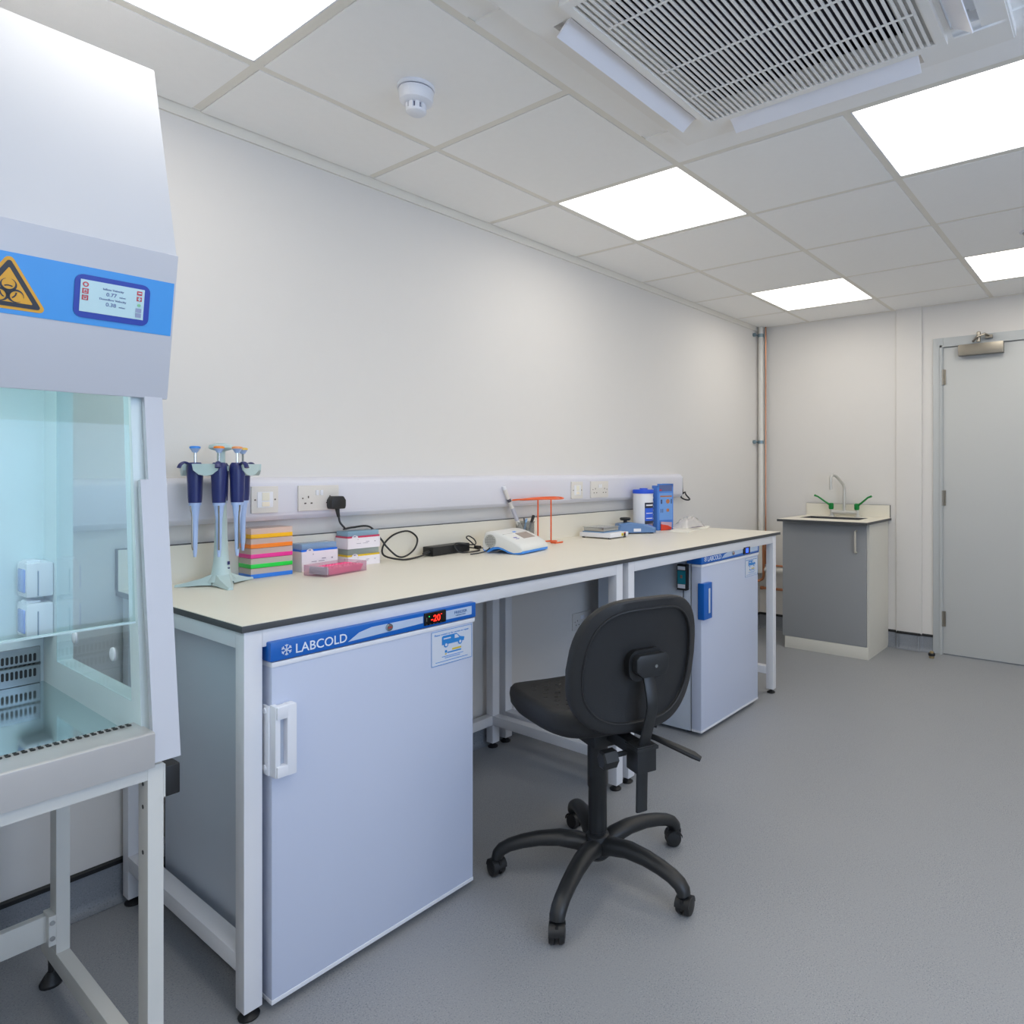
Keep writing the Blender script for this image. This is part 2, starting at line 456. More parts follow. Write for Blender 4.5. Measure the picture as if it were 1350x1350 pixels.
# cut tiles around the cassette
AX0, AX1, AY0, AY1 = 1.012, 1.952, -2.062, -1.124
tile(X0, X0 + .22, Y0 - 3 * G, Y0 - G); tile(X0 + 2 * G - .24, X0 + 2 * G, Y0 - 3 * G, Y0 - G)
tile(X0 + .22, X0 + 2 * G - .24, Y0 - G - .23, Y0 - G); tile(X0 + .22, X0 + 2 * G - .24, Y0 - 3 * G, Y0 - 3 * G + .22)
where = {(2, 0): 'square lit ceiling panel over the middle of the worktop', (5, 0): 'small-looking lit ceiling panel nearest the corner pipes',
         (-1, 0): 'lit ceiling panel at the top left beside the smoke detector', (2, 2): 'large lit ceiling panel beyond the air conditioner, right edge',
         (5, 2): 'lit ceiling panel in front of the grey door'}
for (i, j) in lights:
    x0, y1_ = X0 + G * i, Y0 - G * j
    t = thing('ceiling_light', where.get((i, j), 'lit panel %s, row %s' % ({-4: 'nearest the back wall', -1: 'second from the back wall', 2: 'third from the back wall', 5: 'nearest the door wall'}[i], {0: 'above the worktop', 2: 'through the middle of the room', 4: 'beside the window wall'}[j])), 'ceiling light', (x0, y1_ - G, HC), 0, 'lit square ceiling panels')
    b = MB(); fr = .014
    b.box(T, T + .004, T, G - T, .0005, .012); b.box(G - T - .004, G - T, T, G - T, .0005, .012)
    b.box(T, G - T, T, T + .004, .0005, .012); b.box(T, G - T, G - T - .004, G - T, .0005, .012)
    b.obj('light_frame', M_white, t, world=False)
    MB().box(T + .004, G - T - .004, T + .004, G - T - .004, .004, .010).obj('diffuser', M_light, t, world=False)
    MB().box(T, G - T, T, G - T, .012, .03).obj('backing', M_tee, t, world=False)

# ================================================================== AIR-CONDITIONING CASSETTE
M_ac = mat('cassette_white', 'f2f0ec', 0.45, vary=0.01)
M_acw = mat('vane_white', 'f2f2f8', 0.35, vary=0.01)
M_dark = mat('dark_inside', '2e2e38', 0.8)
ac = thing('air_conditioner', 'square four-way air conditioning cassette with open vanes set in the ceiling', 'air conditioner', ((AX0 + AX1) / 2, (AY0 + AY1) / 2, 2.28))
cxa, cya = (AX0 + AX1) / 2 + .035, (AY0 + AY1) / 2
GX0, GX1, GY0, GY1 = 1.17, 1.853, -1.93, -1.253      # raised grille frame
def ring_frame(b, o, i, z0, z1):
    """rectangular ring: o outer (x0,x1,y0,y1), i inner"""
    b.box(o[0], i[0], o[2], o[3], z0, z1); b.box(i[1], o[1], o[2], o[3], z0, z1)
    b.box(i[0], i[1], o[2], i[2], z0, z1); b.box(i[0], i[1], i[3], o[3], z0, z1)
b = MB()   # panel between outer edge and grille with four outlet slots left open
SL = dict(n=(1.235, 1.82, GY1 + .012, GY1 + .075), s=(1.235, 1.82, GY0 - .075, GY0 - .012), e=(GX1 + .012, GX1 + .072, -1.86, -1.315), w=(GX0 - .075, GX0 - .012, -1.86, -1.315))
zt, zb = HC + .004, 2.281
x_cuts = sorted({AX0, AX1, GX0, GX1} | {v for k in SL.values() for v in k[:2]}); y_cuts = sorted({AY0, AY1, GY0, GY1} | {v for k in SL.values() for v in k[2:]})
for xa, xc in zip(x_cuts, x_cuts[1:]):
    for ya, yc in zip(y_cuts, y_cuts[1:]):
        mx_, my_ = (xa + xc) / 2, (ya + yc) / 2
        if GX0 < mx_ < GX1 and GY0 < my_ < GY1: continue
        if any(k[0] < mx_ < k[1] and k[2] < my_ < k[3] for k in SL.values()): continue
        b.box(xa, xc, ya, yc, zb, zt)
bmesh.ops.remove_doubles(b.bm, verts=b.bm.verts, dist=1e-5)
ip = [f for f in b.bm.faces]
b.obj('surround_panel', M_ac, ac)
b = MB(); ring_frame(b, (AX0 - .004, AX1 + .004, AY0 - .004, AY1 + .004), (AX0, AX1, AY0, AY1), zb + .004, HC + .002); b.obj('panel_edge', M_ac, ac)
for k, (a_, c_, d_, e_) in SL.items():
    q = MB(); q.box(a_, c_, d_, e_, zt + .03, zt + .04)
    q.obj('outlet_duct', mat('outlet_grey', '8d8c88', .7), ac)
def vane(p0, p1, out):
    """tilted flap hinged at the grille side; out = outward unit vector"""
    p0, p1, out = Vector(p0), Vector(p1), Vector(out)
    prof = [(0, 0), (.022, -.012), (.044, -.029), (.046, -.026), (.025, -.008), (.004, .006)]
    rings = [[p + out * a + Vector((0, 0, z)) for a, z in prof] for p in (p0, p1)]
    MB().loft(rings).obj('louvre_vane', M_acw, ac)
vane((1.235, GY1 + .018, 2.279), (1.815, GY1 + .018, 2.279), (0, 1, 0))
vane((GX1 + .018, -1.855, 2.279), (GX1 + .018, -1.32, 2.279), (1, 0, 0))
vane((1.815, GY0 - .018, 2.279), (1.235, GY0 - .018, 2.279), (0, -1, 0))
vane((GX0 - .018, -1.32, 2.279), (GX0 - .018, -1.855, 2.279), (-1, 0, 0))
b = MB(); ring_frame(b, (GX0, GX1, GY0, GY1), (GX0 + .022, GX1 - .022, GY0 + .022, GY1 - .022), 2.264, HC); b.obj('grille_frame', M_ac, ac)
gx0, gx1, gy0, gy1 = GX0 + .022, GX1 - .022, GY0 + .022, GY1 - .022
ns = 40; pitch = (gy1 - gy0) / ns
sl_me = None
for i in range(ns + 1):
    y = gy0 + pitch * i
    if sl_me is None:
        o = MB().prism([(-.0036, 0), (.0036, 0), (.0030, .005), (-.0030, .005)], gx0, gx1, 'x').obj('grille_slat', M_ac, ac, world=False)
        sl_me = o; o.location = (-(AX0 + AX1) / 2, y - (AY0 + AY1) / 2, 2.2655 - 2.28)
    else:
        o = sl_me.copy(); COL.objects.link(o); o.location = (-(AX0 + AX1) / 2, y - (AY0 + AY1) / 2, 2.2655 - 2.28)
for x in (1.30, 1.53, 1.68): MB().box(x, x + .005, gy0 + .02, gy1 - .02, 2.2640, 2.267).obj('grille_bar', M_ac, ac)
ox0, ox1, oy0, oy1 = 1.25, 1.758, -1.85, -1.325
b = MB(); ring_frame(b, (gx0, gx1, gy0, gy1), (ox0, ox1, oy0, oy1), 2.2755, 2.278); b.obj('filter_surround', mat('filter_edge', 'c9c8c4', .6), ac)
MB().box(gx0, gx1, gy0, gy1, HC - .004, HC).obj('intake_filter', M_dark, ac)
# missing corner cap with exposed fittings

# ================================================================== CEILING DEVICES
sd = thing('smoke_detector', 'round white smoke detector with domed slotted nose under the ceiling', 'smoke detector', (1.232, -.655, HC))
def lz(prof): return [(r, z) for r, z in prof]
MB().lathe([(.052, 0), (.053, -.008), (.050, -.012)], n=32).obj('detector_base', M_white, sd, world=False)
MB().lathe([(.046, -.011), (.046, -.0155)], n=32).obj('shadow_gap', mat('slot_blue_grey', '5b5f78', .6), sd, world=False)
MB().lathe([(.049, -.015), (.049, -.019), (.0475, -.024), (.0475, -.036), (.045, -.046), (.037, -.052), (.026, -.054)], n=32).obj('detector_body', M_white, sd, world=False)
MB().lathe([(.024, -.052), (.022, -.072)], n=20).obj('sensor_core', mat('slot_blue_grey', '5b5f78', .6), sd, world=False)
b = MB()
for k in range(9):
    a = 2 * pi * k / 9; Mx = Matrix.Rotation(a, 4, 'Z')
    b.box(.020, .028, -.006, .006, -.074, -.050, M=Mx)
b.obj('slotted_cage', M_white, sd, world=False)
MB().lathe([(.029, -.070), (.027, -.076), (.020, -.081), (.006, -.082)], n=20).obj('detector_cap', M_white, sd, world=False)
ms = thing('motion_sensor', 'small round white sensor in the ceiling tile at the right edge', 'sensor', (3.655, -1.925, HC))
MB().lathe([(.042, -.0015), (.042, -.006), (.035, -.009)], n=28).obj('sensor_rim', M_white, ms, world=False)
MB().lathe([(.030, -.009), (.026, -.016), (.016, -.022), (.004, -.024)], n=24).obj('sensor_lens', mat('lens_grey', '9a9a98', .3), ms, world=False)

# ================================================================== BIOSAFETY CABINET
CL, CR = -.74, .545
cab = thing('safety_cabinet', 'large white biological safety cabinet with blue control band and glass sash', 'safety cabinet', ((CL + CR) / 2, -.45, .655))
M_inner = mat('chamber_wall', 'dae8ea', .35, vary=.01)
M_worktop = mat('polished_steel', 'c8dcde', .08, metal=.92, vary=.01)
M_tray = mat('tray_steel', 'bebdbc', .3, metal=.25, vary=.02)
M_glass = glass('sash_glass', 'f4fbfb')
M_side = glass('side_glass', 'f0f8f9')
ny, nz_, ly, lz_ = -.848, 1.618, -.796, 1.349
MB().prism([(-.09, 1.36), (-.09, 2.008), (-.737, 2.008), (ny + .004, nz_), (ly + .018, 1.36), (-.768, 1.36), (-.768, 1.52), (-.214, 1.52), (-.214, 1.36)], CL, CR, 'x', bev=.004).obj('upper_hood', M_hood, cab)
MB().prism([(ny + .012, nz_ + .002), (ny, nz_), (ly, lz_), (ly + .02, lz_ + .002)], CL, CR + .001, 'x', bev=.0025).obj('control_panel', M_hoodf, cab)
# panel frame: origin (x, ny, nz), u=+X, v down the slope ; use uy = up the slope
pv = Vector((0, ny - ly, nz_ - lz_)).normalized()
def PO(x, s, lift=.0008):
    nrm = Vector((1, 0, 0)).cross(pv)
    p = Vector((x, ny, nz_)) - pv * s + nrm * lift
    return (p.x, p.y, p.z)
UY = tuple(pv)
def pdec(name, pts, m, parent=None, lift=0.0, cx=0, cy=0):
    return decal(name, pts, PO(cx, cy, .0), m, parent or cab, uy=UY, lift=.0003 + lift)
pdec('blue_band', rect(CL + .008, CR - .003, -.152, -.053), M_sky)
M_yel = mat('warning_yellow', 'e6a817', .4); M_ink = mat('warning_black', '23252f', .4)
tri = (.3027, -.1040)
def rtri(r, rr):
    out = []
    for k in range(3):
        a = radians(90 + 120 * k); c = (r * cos(a), r * sin(a))
        for j in range(5):
            q = a + radians(-60 + 30 * j); out.append((c[0] + rr * cos(q), c[1] + rr * sin(q)))
    return out
ts = pdec('warning_sign', [(tri[0] + x, tri[1] - .010 + y) for x, y in rtri(.0475, .0065)], M_yel, lift=.0008)
pdec('warning_border', [(tri[0] + x, tri[1] - .010 + y) for x, y in rtri(.0445, .0035)], M_ink, ts, lift=.0016)
pdec('warning_field', [(tri[0] + x, tri[1] - .010 + y) for x, y in rtri(.0350, .0012)], M_yel, ts, lift=.0024)
sc_, sy_ = (tri[0], tri[1] - .0125), .0
ps = []
for k in range(3):
    a = 90 + 120 * k; R_ = .0108; cx_, cy_ = sc_[0] + R_ * cos(radians(a)), sc_[1] + R_ * sin(radians(a))
    ps += arc_band(cx_, cy_, .0086, .0108, a + 22, a + 338, 26, dcx=.0020 * cos(radians(a)), dcy=.0020 * sin(radians(a)))
    ps += arc_band(sc_[0], sc_[1], .0092, .0112, a - 30, a + 30, 8)
ps += arc_band(sc_[0], sc_[1], .0026, .0040, 0, 360, 14)
pdec('biohazard_symbol', ps, M_ink, ts, lift=.0032)
bz = pdec('display_bezel', rrect(.1135, .074, .013, .4462, -.1035), M_navy, lift=.002)
M_scr = mat('screen_lit', 'a9c6cd', .25, emit='a9c8d0', estr=.22)
pdec('screen', rect(.3973, .4937, -.1300, -.0750), M_scr, bz, lift=.0032)
M_scrink = mat('screen_ink', '4c5c9c', .5); M_red = mat('icon_red', 'cf4a56', .5)
def ptext(name, s, size, x, s_down, m, parent, **k): return text(name, s, size, PO(x, s_down, .0045), m, parent, uy=UY, **k)
ptext('lettering', 'Inflow Velocity', .0052, .4455, .0875, M_scrink, bz, align='CENTER')
ptext('lettering', '0.77', .0092, .4430, .0975, M_scrink, bz, align='CENTER')
ptext('lettering', 'm/sec', .0042, .4550, .0975, M_scrink, bz)
ptext('lettering', 'Downflow Velocity', .0052, .4455, .1050, M_scrink, bz, align='CENTER')
ptext('lettering', '0.38', .0092, .4430, .1150, M_scrink, bz, align='CENTER')
ptext('lettering', 'm/sec', .0042, .4550, .1150, M_scrink, bz)
ic = []
ic += arc_band(.4045, -.083, .0026, .0044, 0, 360, 16)
ic += [rect(.4000, .4090, -.0990, -.0975), rect(.4000, .4090, -.0915, -.0900), rect(.4000, .4018, -.099, -.090), rect(.4072, .409, -.099, -.090), [(.4020, -.0965), (.4070, -.0965), (.4045, -.0925)]]
ic += [rect(.4000, .4090, -.1100, -.1085), rect(.4000, .4090, -.1030, -.1015), rect(.4000, .4018, -.110, -.1015), rect(.4072, .409, -.110, -.1015), [(.4020, -.1040), (.4070, -.1040), (.4045, -.1080)][::-1]]
pdec('icon', ic, M_red, bz, lift=.0044)
pdec('icon', [rect(.4815, .4895, -.0865, -.0790), rect(.4815, .4895, -.0970, -.0893)], M_red, bz, lift=.0044)
pdec('icon', [rect(.4830, .4880, -.0835, -.0815), rect(.4830, .4880, -.0942, -.0922), rect(.4845, .4865, -.0962, -.0902)], M_scr, bz, lift=.0052)
pdec('icon', circ(.4858, -.1045, .0028), mat('icon_green', '8fcf9d', .5), bz, lift=.0044)
pdec('icon', [rect(.4810, .4900, -.1175, -.1100), rect(.4810, .4900, -.1265, -.1190)], mat('icon_grey', '98a3c2', .5), bz, lift=.0044)
# chamber
IX0, IX1 = -.685, .49
MB().box(IX0 - .01, IX1 + .01, -.235, -.215, .66, 1.515).obj('rear_wall', M_inner, cab)
def side(name, xa, xb_):
    b = MB()
    fy = lambda z: -.835 + (z - .70) * (.055 / .65)      # slanted front edge (y at height z)
    b.prism([(-.235, .66), (-.235, 1.515), (-.335, 1.515), (-.335, .66)], xa, xb_, 'x')
    b.prism([(-.335, .66), (-.335, .777), (fy(.777) + .045, .777), (fy(.66), .66)], xa, xb_, 'x')
    b.prism([(-.335, 1.445), (-.335, 1.515), (-.765, 1.515), (-.765, 1.445)], xa, xb_, 'x')
    b.prism([(fy(.66), .66), (fy(.777) + .045, .777), (-.735, 1.445), (-.765, 1.445), (-.765, 1.375), (fy(1.375), 1.36)], xa, xb_, 'x')
    b.obj(name, M_inner, cab)
    MB().prism([(-.335, .777), (-.335, 1.445), (-.735, 1.445), (fy(.777) + .045, .777)], *((xa - .0004, xa + .0036) if xa > 0 else (xb_ - .0036, xb_ + .0004)), 'x').obj('side_window', M_side, cab)
side('side_wall', IX1, IX1 + .03); side('side_wall', IX0 - .03, IX0)
MB().box(IX0, IX1, -.765, -.235, 1.500, 1.514).obj('chamber_ceiling', M_inner, cab)
# chamber lamp under the hood
MB().box(IX0 + .12, IX1 - .16, -.66, -.62, 1.460, 1.490).obj('chamber_lamp', emitter('chamber_tube', (.88, .98, 1.0), 11.5), cab)
# front cheek strips (widened below the notch) either side
def cheek(x_in, x_out, sgn):
    p0, p1 = Vector((0, -.797, 1.352)), Vector((0, -.882, .684)); d = (p1 - p0).normalized(); n = Vector((0, -d.z, d.y)).normalized()
    if n.y > 0: n = -n
    def at(z, x): t = (z - p0.z) / d.z; q = p0 + d * t; return Vector((x, q.y, q.z))
    xn = x_in + .013 * sgn
    out = [at(1.352, xn), at(1.352, x_out), at(.684, x_out), at(.684, x_in), at(1.195, x_in), at(1.195, xn)]
    th = -n * .014
    MB().loft([[p for p in out], [p + th for p in out]]).obj('cheek_plate', M_hoodf, cab)
cheek(.4935, .5365, 1); cheek(-.689, -.732, -1)
MB().prism([(-.10, .66), (-.10, 1.37), (-.785, 1.37), (-.868, .66)], .531, .534, 'x').obj('outer_skin', M_hood, cab) if False else None
# glass sash
MB().loft([[(IX0 + .004, -.815, .932), (IX1 - .004, -.815, .932), (IX1 - .004, -.809, .932), (IX0 + .004, -.809, .932)],
           [(IX0 + .004, -.779, 1.355), (IX1 - .004, -.779, 1.355), (IX1 - .004, -.773, 1.355), (IX0 + .004, -.773, 1.355)]]).obj('sash', M_glass, cab)
MB().box(IX0 + .004, IX1 - .004, -.8160, -.809, .9290, .9325).obj('sash_edge', mat('sash_edge_pale', 'c5dfe2', .2), cab)
# work surface, front grille and apron
MB().box(IX0, IX1, -.80, -.235, .69, .715).obj('work_surface', M_worktop, cab)
MB().prism([(-.800, .700), (-.785, .716), (-.792, .7395), (-.880, .7405), (-.885, .738), (-.885, .677), (-.80, .677)], IX0 - .02, IX1 + .004, 'x', bev=.0015).obj('front_apron', M_tray, cab)
b = MB(); c2 = MB(); k = 0
x = IX1 - .012
while x > IX0 + .02:
    dv = Vector((0, 1, 0)); o_ = Vector((x, -.808, .7398))
    w_ = .0035
    Mx = plane_matrix(o_, (1, 0, 0), tuple(dv))
    b.prism(rrect(.0070, .0090, .002, 0, 0, 2), -.0008, .0012, 'z', M=Mx)
    c2.prism(rect(-.0032, .0022, .0085, .0098), -.0008, .0012, 'z', M=Mx)
    x -= .0107
g = b.obj('perforation_row', mat('hole_black', '1c1b1a', .7), cab); g['kind'] = 'stuff'
g = c2.obj('perforation_slits', mat('hole_black', '1c1b1a', .7), cab); g['kind'] = 'stuff'
# rear exhaust plate with two rows of slots
MB().prism([(-.240, .722), (-.262, .722), (-.262, .735), (-.240, .785)], IX0 + .02, IX1 - .006, 'x', bev=.001).obj('exhaust_plate', M_steel, cab) if False else None
MB().box(IX0 + .02, IX1 - .008, -.244, -.235, .716, .800).obj('exhaust_plate', mat('plate_steel', '84888a', .28, metal=.9), cab)
MB().prism([(-.244, .757), (-.250, .7605), (-.244, .764)], IX0 + .02, IX1 - .008, 'x').obj('plate_fold', M_steel, cab)
for nm, za, zb_ in (('upper_slots', .768, .786), ('lower_slots', .732, .751)):
    b = MB(); x = IX1 - .0185
    while x > IX0 + .04:
        b.prism(rrect(.0052, zb_ - za, .0025, x, (za + zb_) / 2, 3), -.2446, -.2435, 'y'); x -= .0082
    g = b.obj(nm, mat('hole_black', '1c1b1a', .7), cab); g['kind'] = 'stuff'
# two splash-proof sockets on the right chamber wall
M_spb = mat('flap_blue', '8fa6e0', .15, vary=.01)
for z0 in (.925, .8335):
    b = MB().box(IX1 - .050, IX1, -.316, -.240, z0, z0 + .078, .006)
    so = b.obj('chamber_socket', M_white, cab)
    MB().box(IX1 - .0535, IX1 - .049, -.309, -.262, z0 + .012, z0 + .064, .002).obj('socket_flap', M_spb, so)
    MB().box(IX1 - .030, IX1 - .028, -.3175, -.315, z0 + .004, z0 + .060).obj('flap_seam', mat('seam_grey', '7d93a8', .5), so)
    MB().box(IX1 - .046, IX1 - .02, -.300, -.256, z0 + .076, z0 + .083, .003).obj('cover_hinge', M_white, so)
for yy in (-.4650, -.692):
    MB().lathe([(.0120, IX1 - .0040), (.0135, IX1 - .0030), (.0135, IX1 - .0004)], (0, yy, .851), 20, 'x').obj('service_plug', M_white, cab)
# exhaust duct and filter box on top
MB().box(-.42, .22, -.62, -.16, 2.008, 2.09, .004).obj('filter_box', M_hood, cab)
MB().lathe([(.125, 2.09), (.125, 2.12), (.115, 2.125), (.115, HC + .03)], (-.10, -.40, 0), 32).obj('exhaust_duct', mat('duct_cream', 'e8e2d2', .5), cab)
MB().box(.516, .541, -.868, -.80, .610, .666, .003).obj('cable_box', M_black, cab)

# ---- stand for the cabinet
M_stand = mat('stand_paint', 'd3d4d0', .4, vary=.01)
st = thing('cabinet_stand', 'pale grey tubular steel stand carrying the safety cabinet', 'stand', ((CL + CR) / 2, -.45, 0))
for xa in (.487, -.718):
    b = MB(); b.box(xa, xa + .026, -.87, -.825, .115, .676, .002)
    lg = b.obj('leg', M_stand, st)
    MB().box(xa, xa + .026, -.342, -.297, .115, .664, .002).obj('leg', M_stand, st)
    for zz in (.640, .598, .515):
        q = MB(); q.lathe([(.0042, xa - .0005), (.0042, xa + .002)], (0, -.848, zz), 8, 'x'); q.obj('bolt_hole', M_black, lg)
    MB().box(xa, xa + .026, -.945, -.225, .075, .115, .002).obj('skid', M_stand, st)
    MB().box(xa + (.026 if xa > 0 else -.003), xa + (.029 if xa > 0 else 0), -.869, -.826, .612, .672).obj('corner_plate', M_stand, st)
    for yy in (-.252, -.915):
        q = MB(); q.lathe([(.006, .02), (.006, .078)], (xa + .013, yy, 0), 8); q.lathe([(.022, 0), (.023, .006), (.014, .022), (.008, .03)], (xa + .013, yy, 0), 16)
        q.obj('foot', M_black, st)
MB().box(-.692, .487, -.872, -.845, .652, .677, .002).obj('front_rail', M_stand, st)
MB().box(-.692, .487, -.335, -.305, .630, .662, .002).obj('rear_rail', M_stand, st)
MB().box(-.689, .484, -.320, -.300, .140, .200, .002).obj('lower_rail', M_stand, st)
for zz in (.190, .155):
    q = MB(); q.lathe([(.005, -.345), (.005, -.341)], (.4800, 0, zz), 10, 'y'); q.obj('bolt', M_steel, st)
MB().box(.474, .487, -.342, -.299, .138, .205).obj('bracket', M_stand, st)

# ================================================================== LAB BENCH
BX0, BX1, BY = .7062, 3.5769, -.7504
BT = .874
wt = thing('lab_worktop', 'long cream laminate worktop with dark edge running along the wall', 'worktop', ((BX0 + BX1) / 2, -.375, BT - .018))
MB().box(BX0, BX1, BY, -.001, BT - .016, BT - .0012, .001).obj('core_edge', M_edge, wt)
MB().box(BX0 + .001, BX1 - .001, BY + .001, -.001, BT - .0012, BT).obj('laminate_top', M_cream, wt)
up = MB().box(BX0, BX1 - .02, -.020, -.0005, BT, .9885).obj('upstand', M_cream, wt)
MB().box(BX0 - .001, BX1 - .019, -.0205, -.0005, .9885, .9905).obj('upstand_edge', M_edge, up)
MB().box(BX0 - .0015, BX0, -.0205, -.0005, BT, .9905).obj('upstand_end', M_edge, up)
LW = .040
def bench_stand(x0, x1, label, rails):
    t = thing('bench_stand', label, 'bench stand', ((x0 + x1) / 2, -.40, 0), 0, 'white steel bench frames')
    zt_ = BT - .016
    for xa in (x0, x1 - LW):
        for ya, yb in ((-.744, -.704), (-.072, -.032)):
            lg = MB().box(xa, xa + LW, ya, yb, .022, zt_, .002).obj('leg', M_steelw, t)
            q = MB(); q.lathe([(.0215, .0), (.0225, .004), (.012, .012), (.006, .016), (.006, .024)], (xa + LW / 2, (ya + yb) / 2, 0), 18)
            q.obj('foot', M_black, lg)
        MB().box(xa, xa + LW, -.704, -.072, .103, .143, .002).obj('side_rail', M_steelw, t)
        MB().box(xa, xa + LW, -.704, -.072, zt_ - .040, zt_, .002).obj('top_rail', M_steelw, t)
    MB().box(x0 + LW, x1 - LW, -.744, -.704, zt_ - .040, zt_, .002).obj('front_rail', M_steelw, t)
    MB().box(x0 + LW, x1 - LW, -.072, -.032, zt_ - .040, zt_, .002).obj('rear_rail', M_steelw, t)
    MB().box(x0 + LW, x1 - LW, -.072, -.032, .103, .143, .002).obj('back_stretcher', M_steelw, t)
    return t
bench_stand(.7135, 2.1120, 'white tubular bench frame around the large freezer in the foreground', 1)
bench_stand(2.1485, 3.5300, 'white tubular bench frame further away around the small fridge', 1)

# ================================================================== FREEZERS
M_seal = mat('door_seal', '9aa3ab', .6)
M_stick = mat('sticker_white', 'd5dbe6', .45, vary=.01)
M_sblue = mat('sticker_blue', '2f86cf', .45); M_syel = mat('sticker_yellow', 'd9c14a', .45)
M_disp = mat('display_black', '14110f', .25)
def fridge(name, label, x0, x1, yf, kind, top):
    t = thing(name, label, 'freezer' if kind == 'f' else 'fridge', ((x0 + x1) / 2, yf + .31, 0))
    yb = yf + .60; yd = yf + .055
    MB().box(x0 + .006, x1 - .006, yd + .004, yb, .015, top - .02, .004).obj('cabinet_body', M_applside, t)
    MB().box(x0 + .003, x1 - .003, yf + .006, yb, top - .034, top - .010, .003).obj('top_cover', M_applw, t)
    MB().box(x0 + .014, x1 - .014, yd - .004, yd + .006, .03, .775).obj('door_gasket', M_seal, t)
    for xx in (x0 + .05, x1 - .05):
        for yy in (yf + .09, yb - .06):
            q = MB(); q.lathe([(.016, 0), (.016, .018)], (xx, yy, 0), 12); q.obj('foot', M_black, t)
    d = MB().box(x0, x1 - .008, yf, yd - .004, .028, .775, .003).obj('door', M_applw, t)
    MB().box(x0 - .0005, x1 - .0075, yf - .0012, yd - .004, .020, .030, .001).obj('door_trim', M_white, d)
    MB().box(x0 - .0005, x1 - .0035, yf - .0025, yd - .004, .772, .783, .001).obj('door_trim', M_white, d)
    # fascia
    zf0, zf1 = .785, top
    fa = MB().box(x0 - .004, x1, yf - .003, yd + .02, zf0, zf1, .003).obj('fascia', M_blue, t)
    if kind != 'f' or True:
        MB().box(x0 - .002, x0 + .004, yd + .02, yb, top - .014, top - .002).obj('blue_trim_strip', M_blue, t)
    yq = yf - .0032
    W_ = x1 - x0
    sx = W_ / .595
    fx = lambda v: x0 + v * sx
    decal('pale_panel', [(fx(.185), zf0 + .0085), (fx(.407), zf0 + .0150), (fx(.407), zf0 + .033), (fx(.25), zf0 + .033), (fx(.215), zf0 + .026)], (0, yq, 0), M_pblue, fa)
    decal('pale_panel', rect(fx(.486), fx(.578), zf0 + .0105, zf0 + .0345), (0, yq, 0), M_pblue, fa)
    lo = text('lettering', 'LABCOLD', .030, (fx(.052), yq - .0003, zf0 + .0095), mat('lettering_white', 'e3ebf6', .4), fa, width=.128 * sx, bold=.0002)
    sn = []
    cxs, czs, R_ = fx(.032), zf0 + .0215, .0125
    for k in range(6):
        a = radians(30 + 60 * k); u = (cos(a), sin(a)); v = (-sin(a), cos(a))
        def pt(r, s_): return (cxs + u[0] * r + v[0] * s_, czs + u[1] * r + v[1] * s_)
        sn.append([pt(0, -.0009), pt(R_, -.0009), pt(R_, .0009), pt(0, .0009)])
        for s_ in (1, -1): sn.append([pt(.0065, 0), pt(.0105, .0042 * s_), pt(.0118, .0030 * s_), pt(.008, -.0004 * s_)][::s_])
    decal('snowflake_emblem', sn, (0, yq, 0), mat('lettering_white', 'e3ebf6', .4), fa, lift=.0002)
    lk = MB(); lk.lathe([(.0088, yq - .006), (.0098, yq - .004), (.0098, yq)], (fx(.300), 0, zf0 + .0235), 18, 'y'); lk = lk.obj('lock', M_steel, fa)
    MB().box(fx(.300) - .005, fx(.300) + .005, yq - .0070, yq - .0058, zf0 + .0215, zf0 + .0255).obj('key_slot', mat('lock_red', 'b2423c', .5), lk)
    ds = MB().box(fx(.410), fx(.482), yq - .0045, yq + .002, zf0 + .0065, zf0 + .0400, .0015).obj('display', M_disp, fa)
    yy = yq - .0050
    if kind == 'f':
        M_led = mat('led_red', 'ff3020', .4, emit='ff2a1a', estr=1.6)
        text('reading', '-20', .0245, (fx(.430), yy, zf0 + .0145), M_led, ds, width=.031, bold=.0003)
        decal('reading', [rect(fx(.430) + .033, fx(.430) + .037, zf0 + .0305, zf0 + .032)], (0, yy, 0), M_led, ds)
        decal('status_light', circ(fx(.424), zf0 + .0300, .0016, 10), (0, yy, 0), mat('led_green', '20c860', .4, emit='20c860', estr=1.2), ds)
        decal('key_marks', [rect(fx(.413 + .012 * k), fx(.418 + .012 * k), zf0 + .0085, zf0 + .0093) for k in range(5)] + [rect(fx(.415), fx(.4165), zf0 + .018, zf0 + .028)], (0, yy, 0), mat('key_grey', '6f6a60', .5), ds)
        text('lettering', 'FREEZER', .0105, (fx(.514), yq - .0010, zf0 + .0215), mat('ink_slate', '5277a8', .5), fa, width=.046, bold=.0001)
        text('lettering', 'LABORATORY', .0048, (fx(.519), yq - .0010, zf0 + .0150), mat('ink_slate', '5277a8', .5), fa, width=.036)
    else:
        M_ledb = mat('led_blue', '3055ff', .4, emit='2a50ff', estr=2.0)
        decal('reading', rect(fx(.432), fx(.458), zf0 + .012, zf0 + .034), (0, yy, 0), M_ledb, ds)
    # round-cornered courier notice near the top right of the door
    s0, s1, t0, t1 = x1 - .158, x1 - .014, .672, .767
    stk = decal('notice_sticker', rect(s0, s1, t0, t1), (0, yf - .0004, 0), M_stick, d)
    ys_ = yf - .0012
    bw = .0012
    decal('sticker_border', [rect(s0, s1, t0, t0 + bw), rect(s0, s1, t1 - bw, t1), rect(s0, s0 + bw, t0, t1), rect(s1 - bw, s1, t0, t1)], (0, ys_, 0), M_sblue, stk)
    text('lettering', 'Please contact us for service or repair', .0075, (s0 + .010, ys_, t1 - .0135), M_sblue, stk, width=.122)
    vx, vz = s0 + .036, t0 + .050
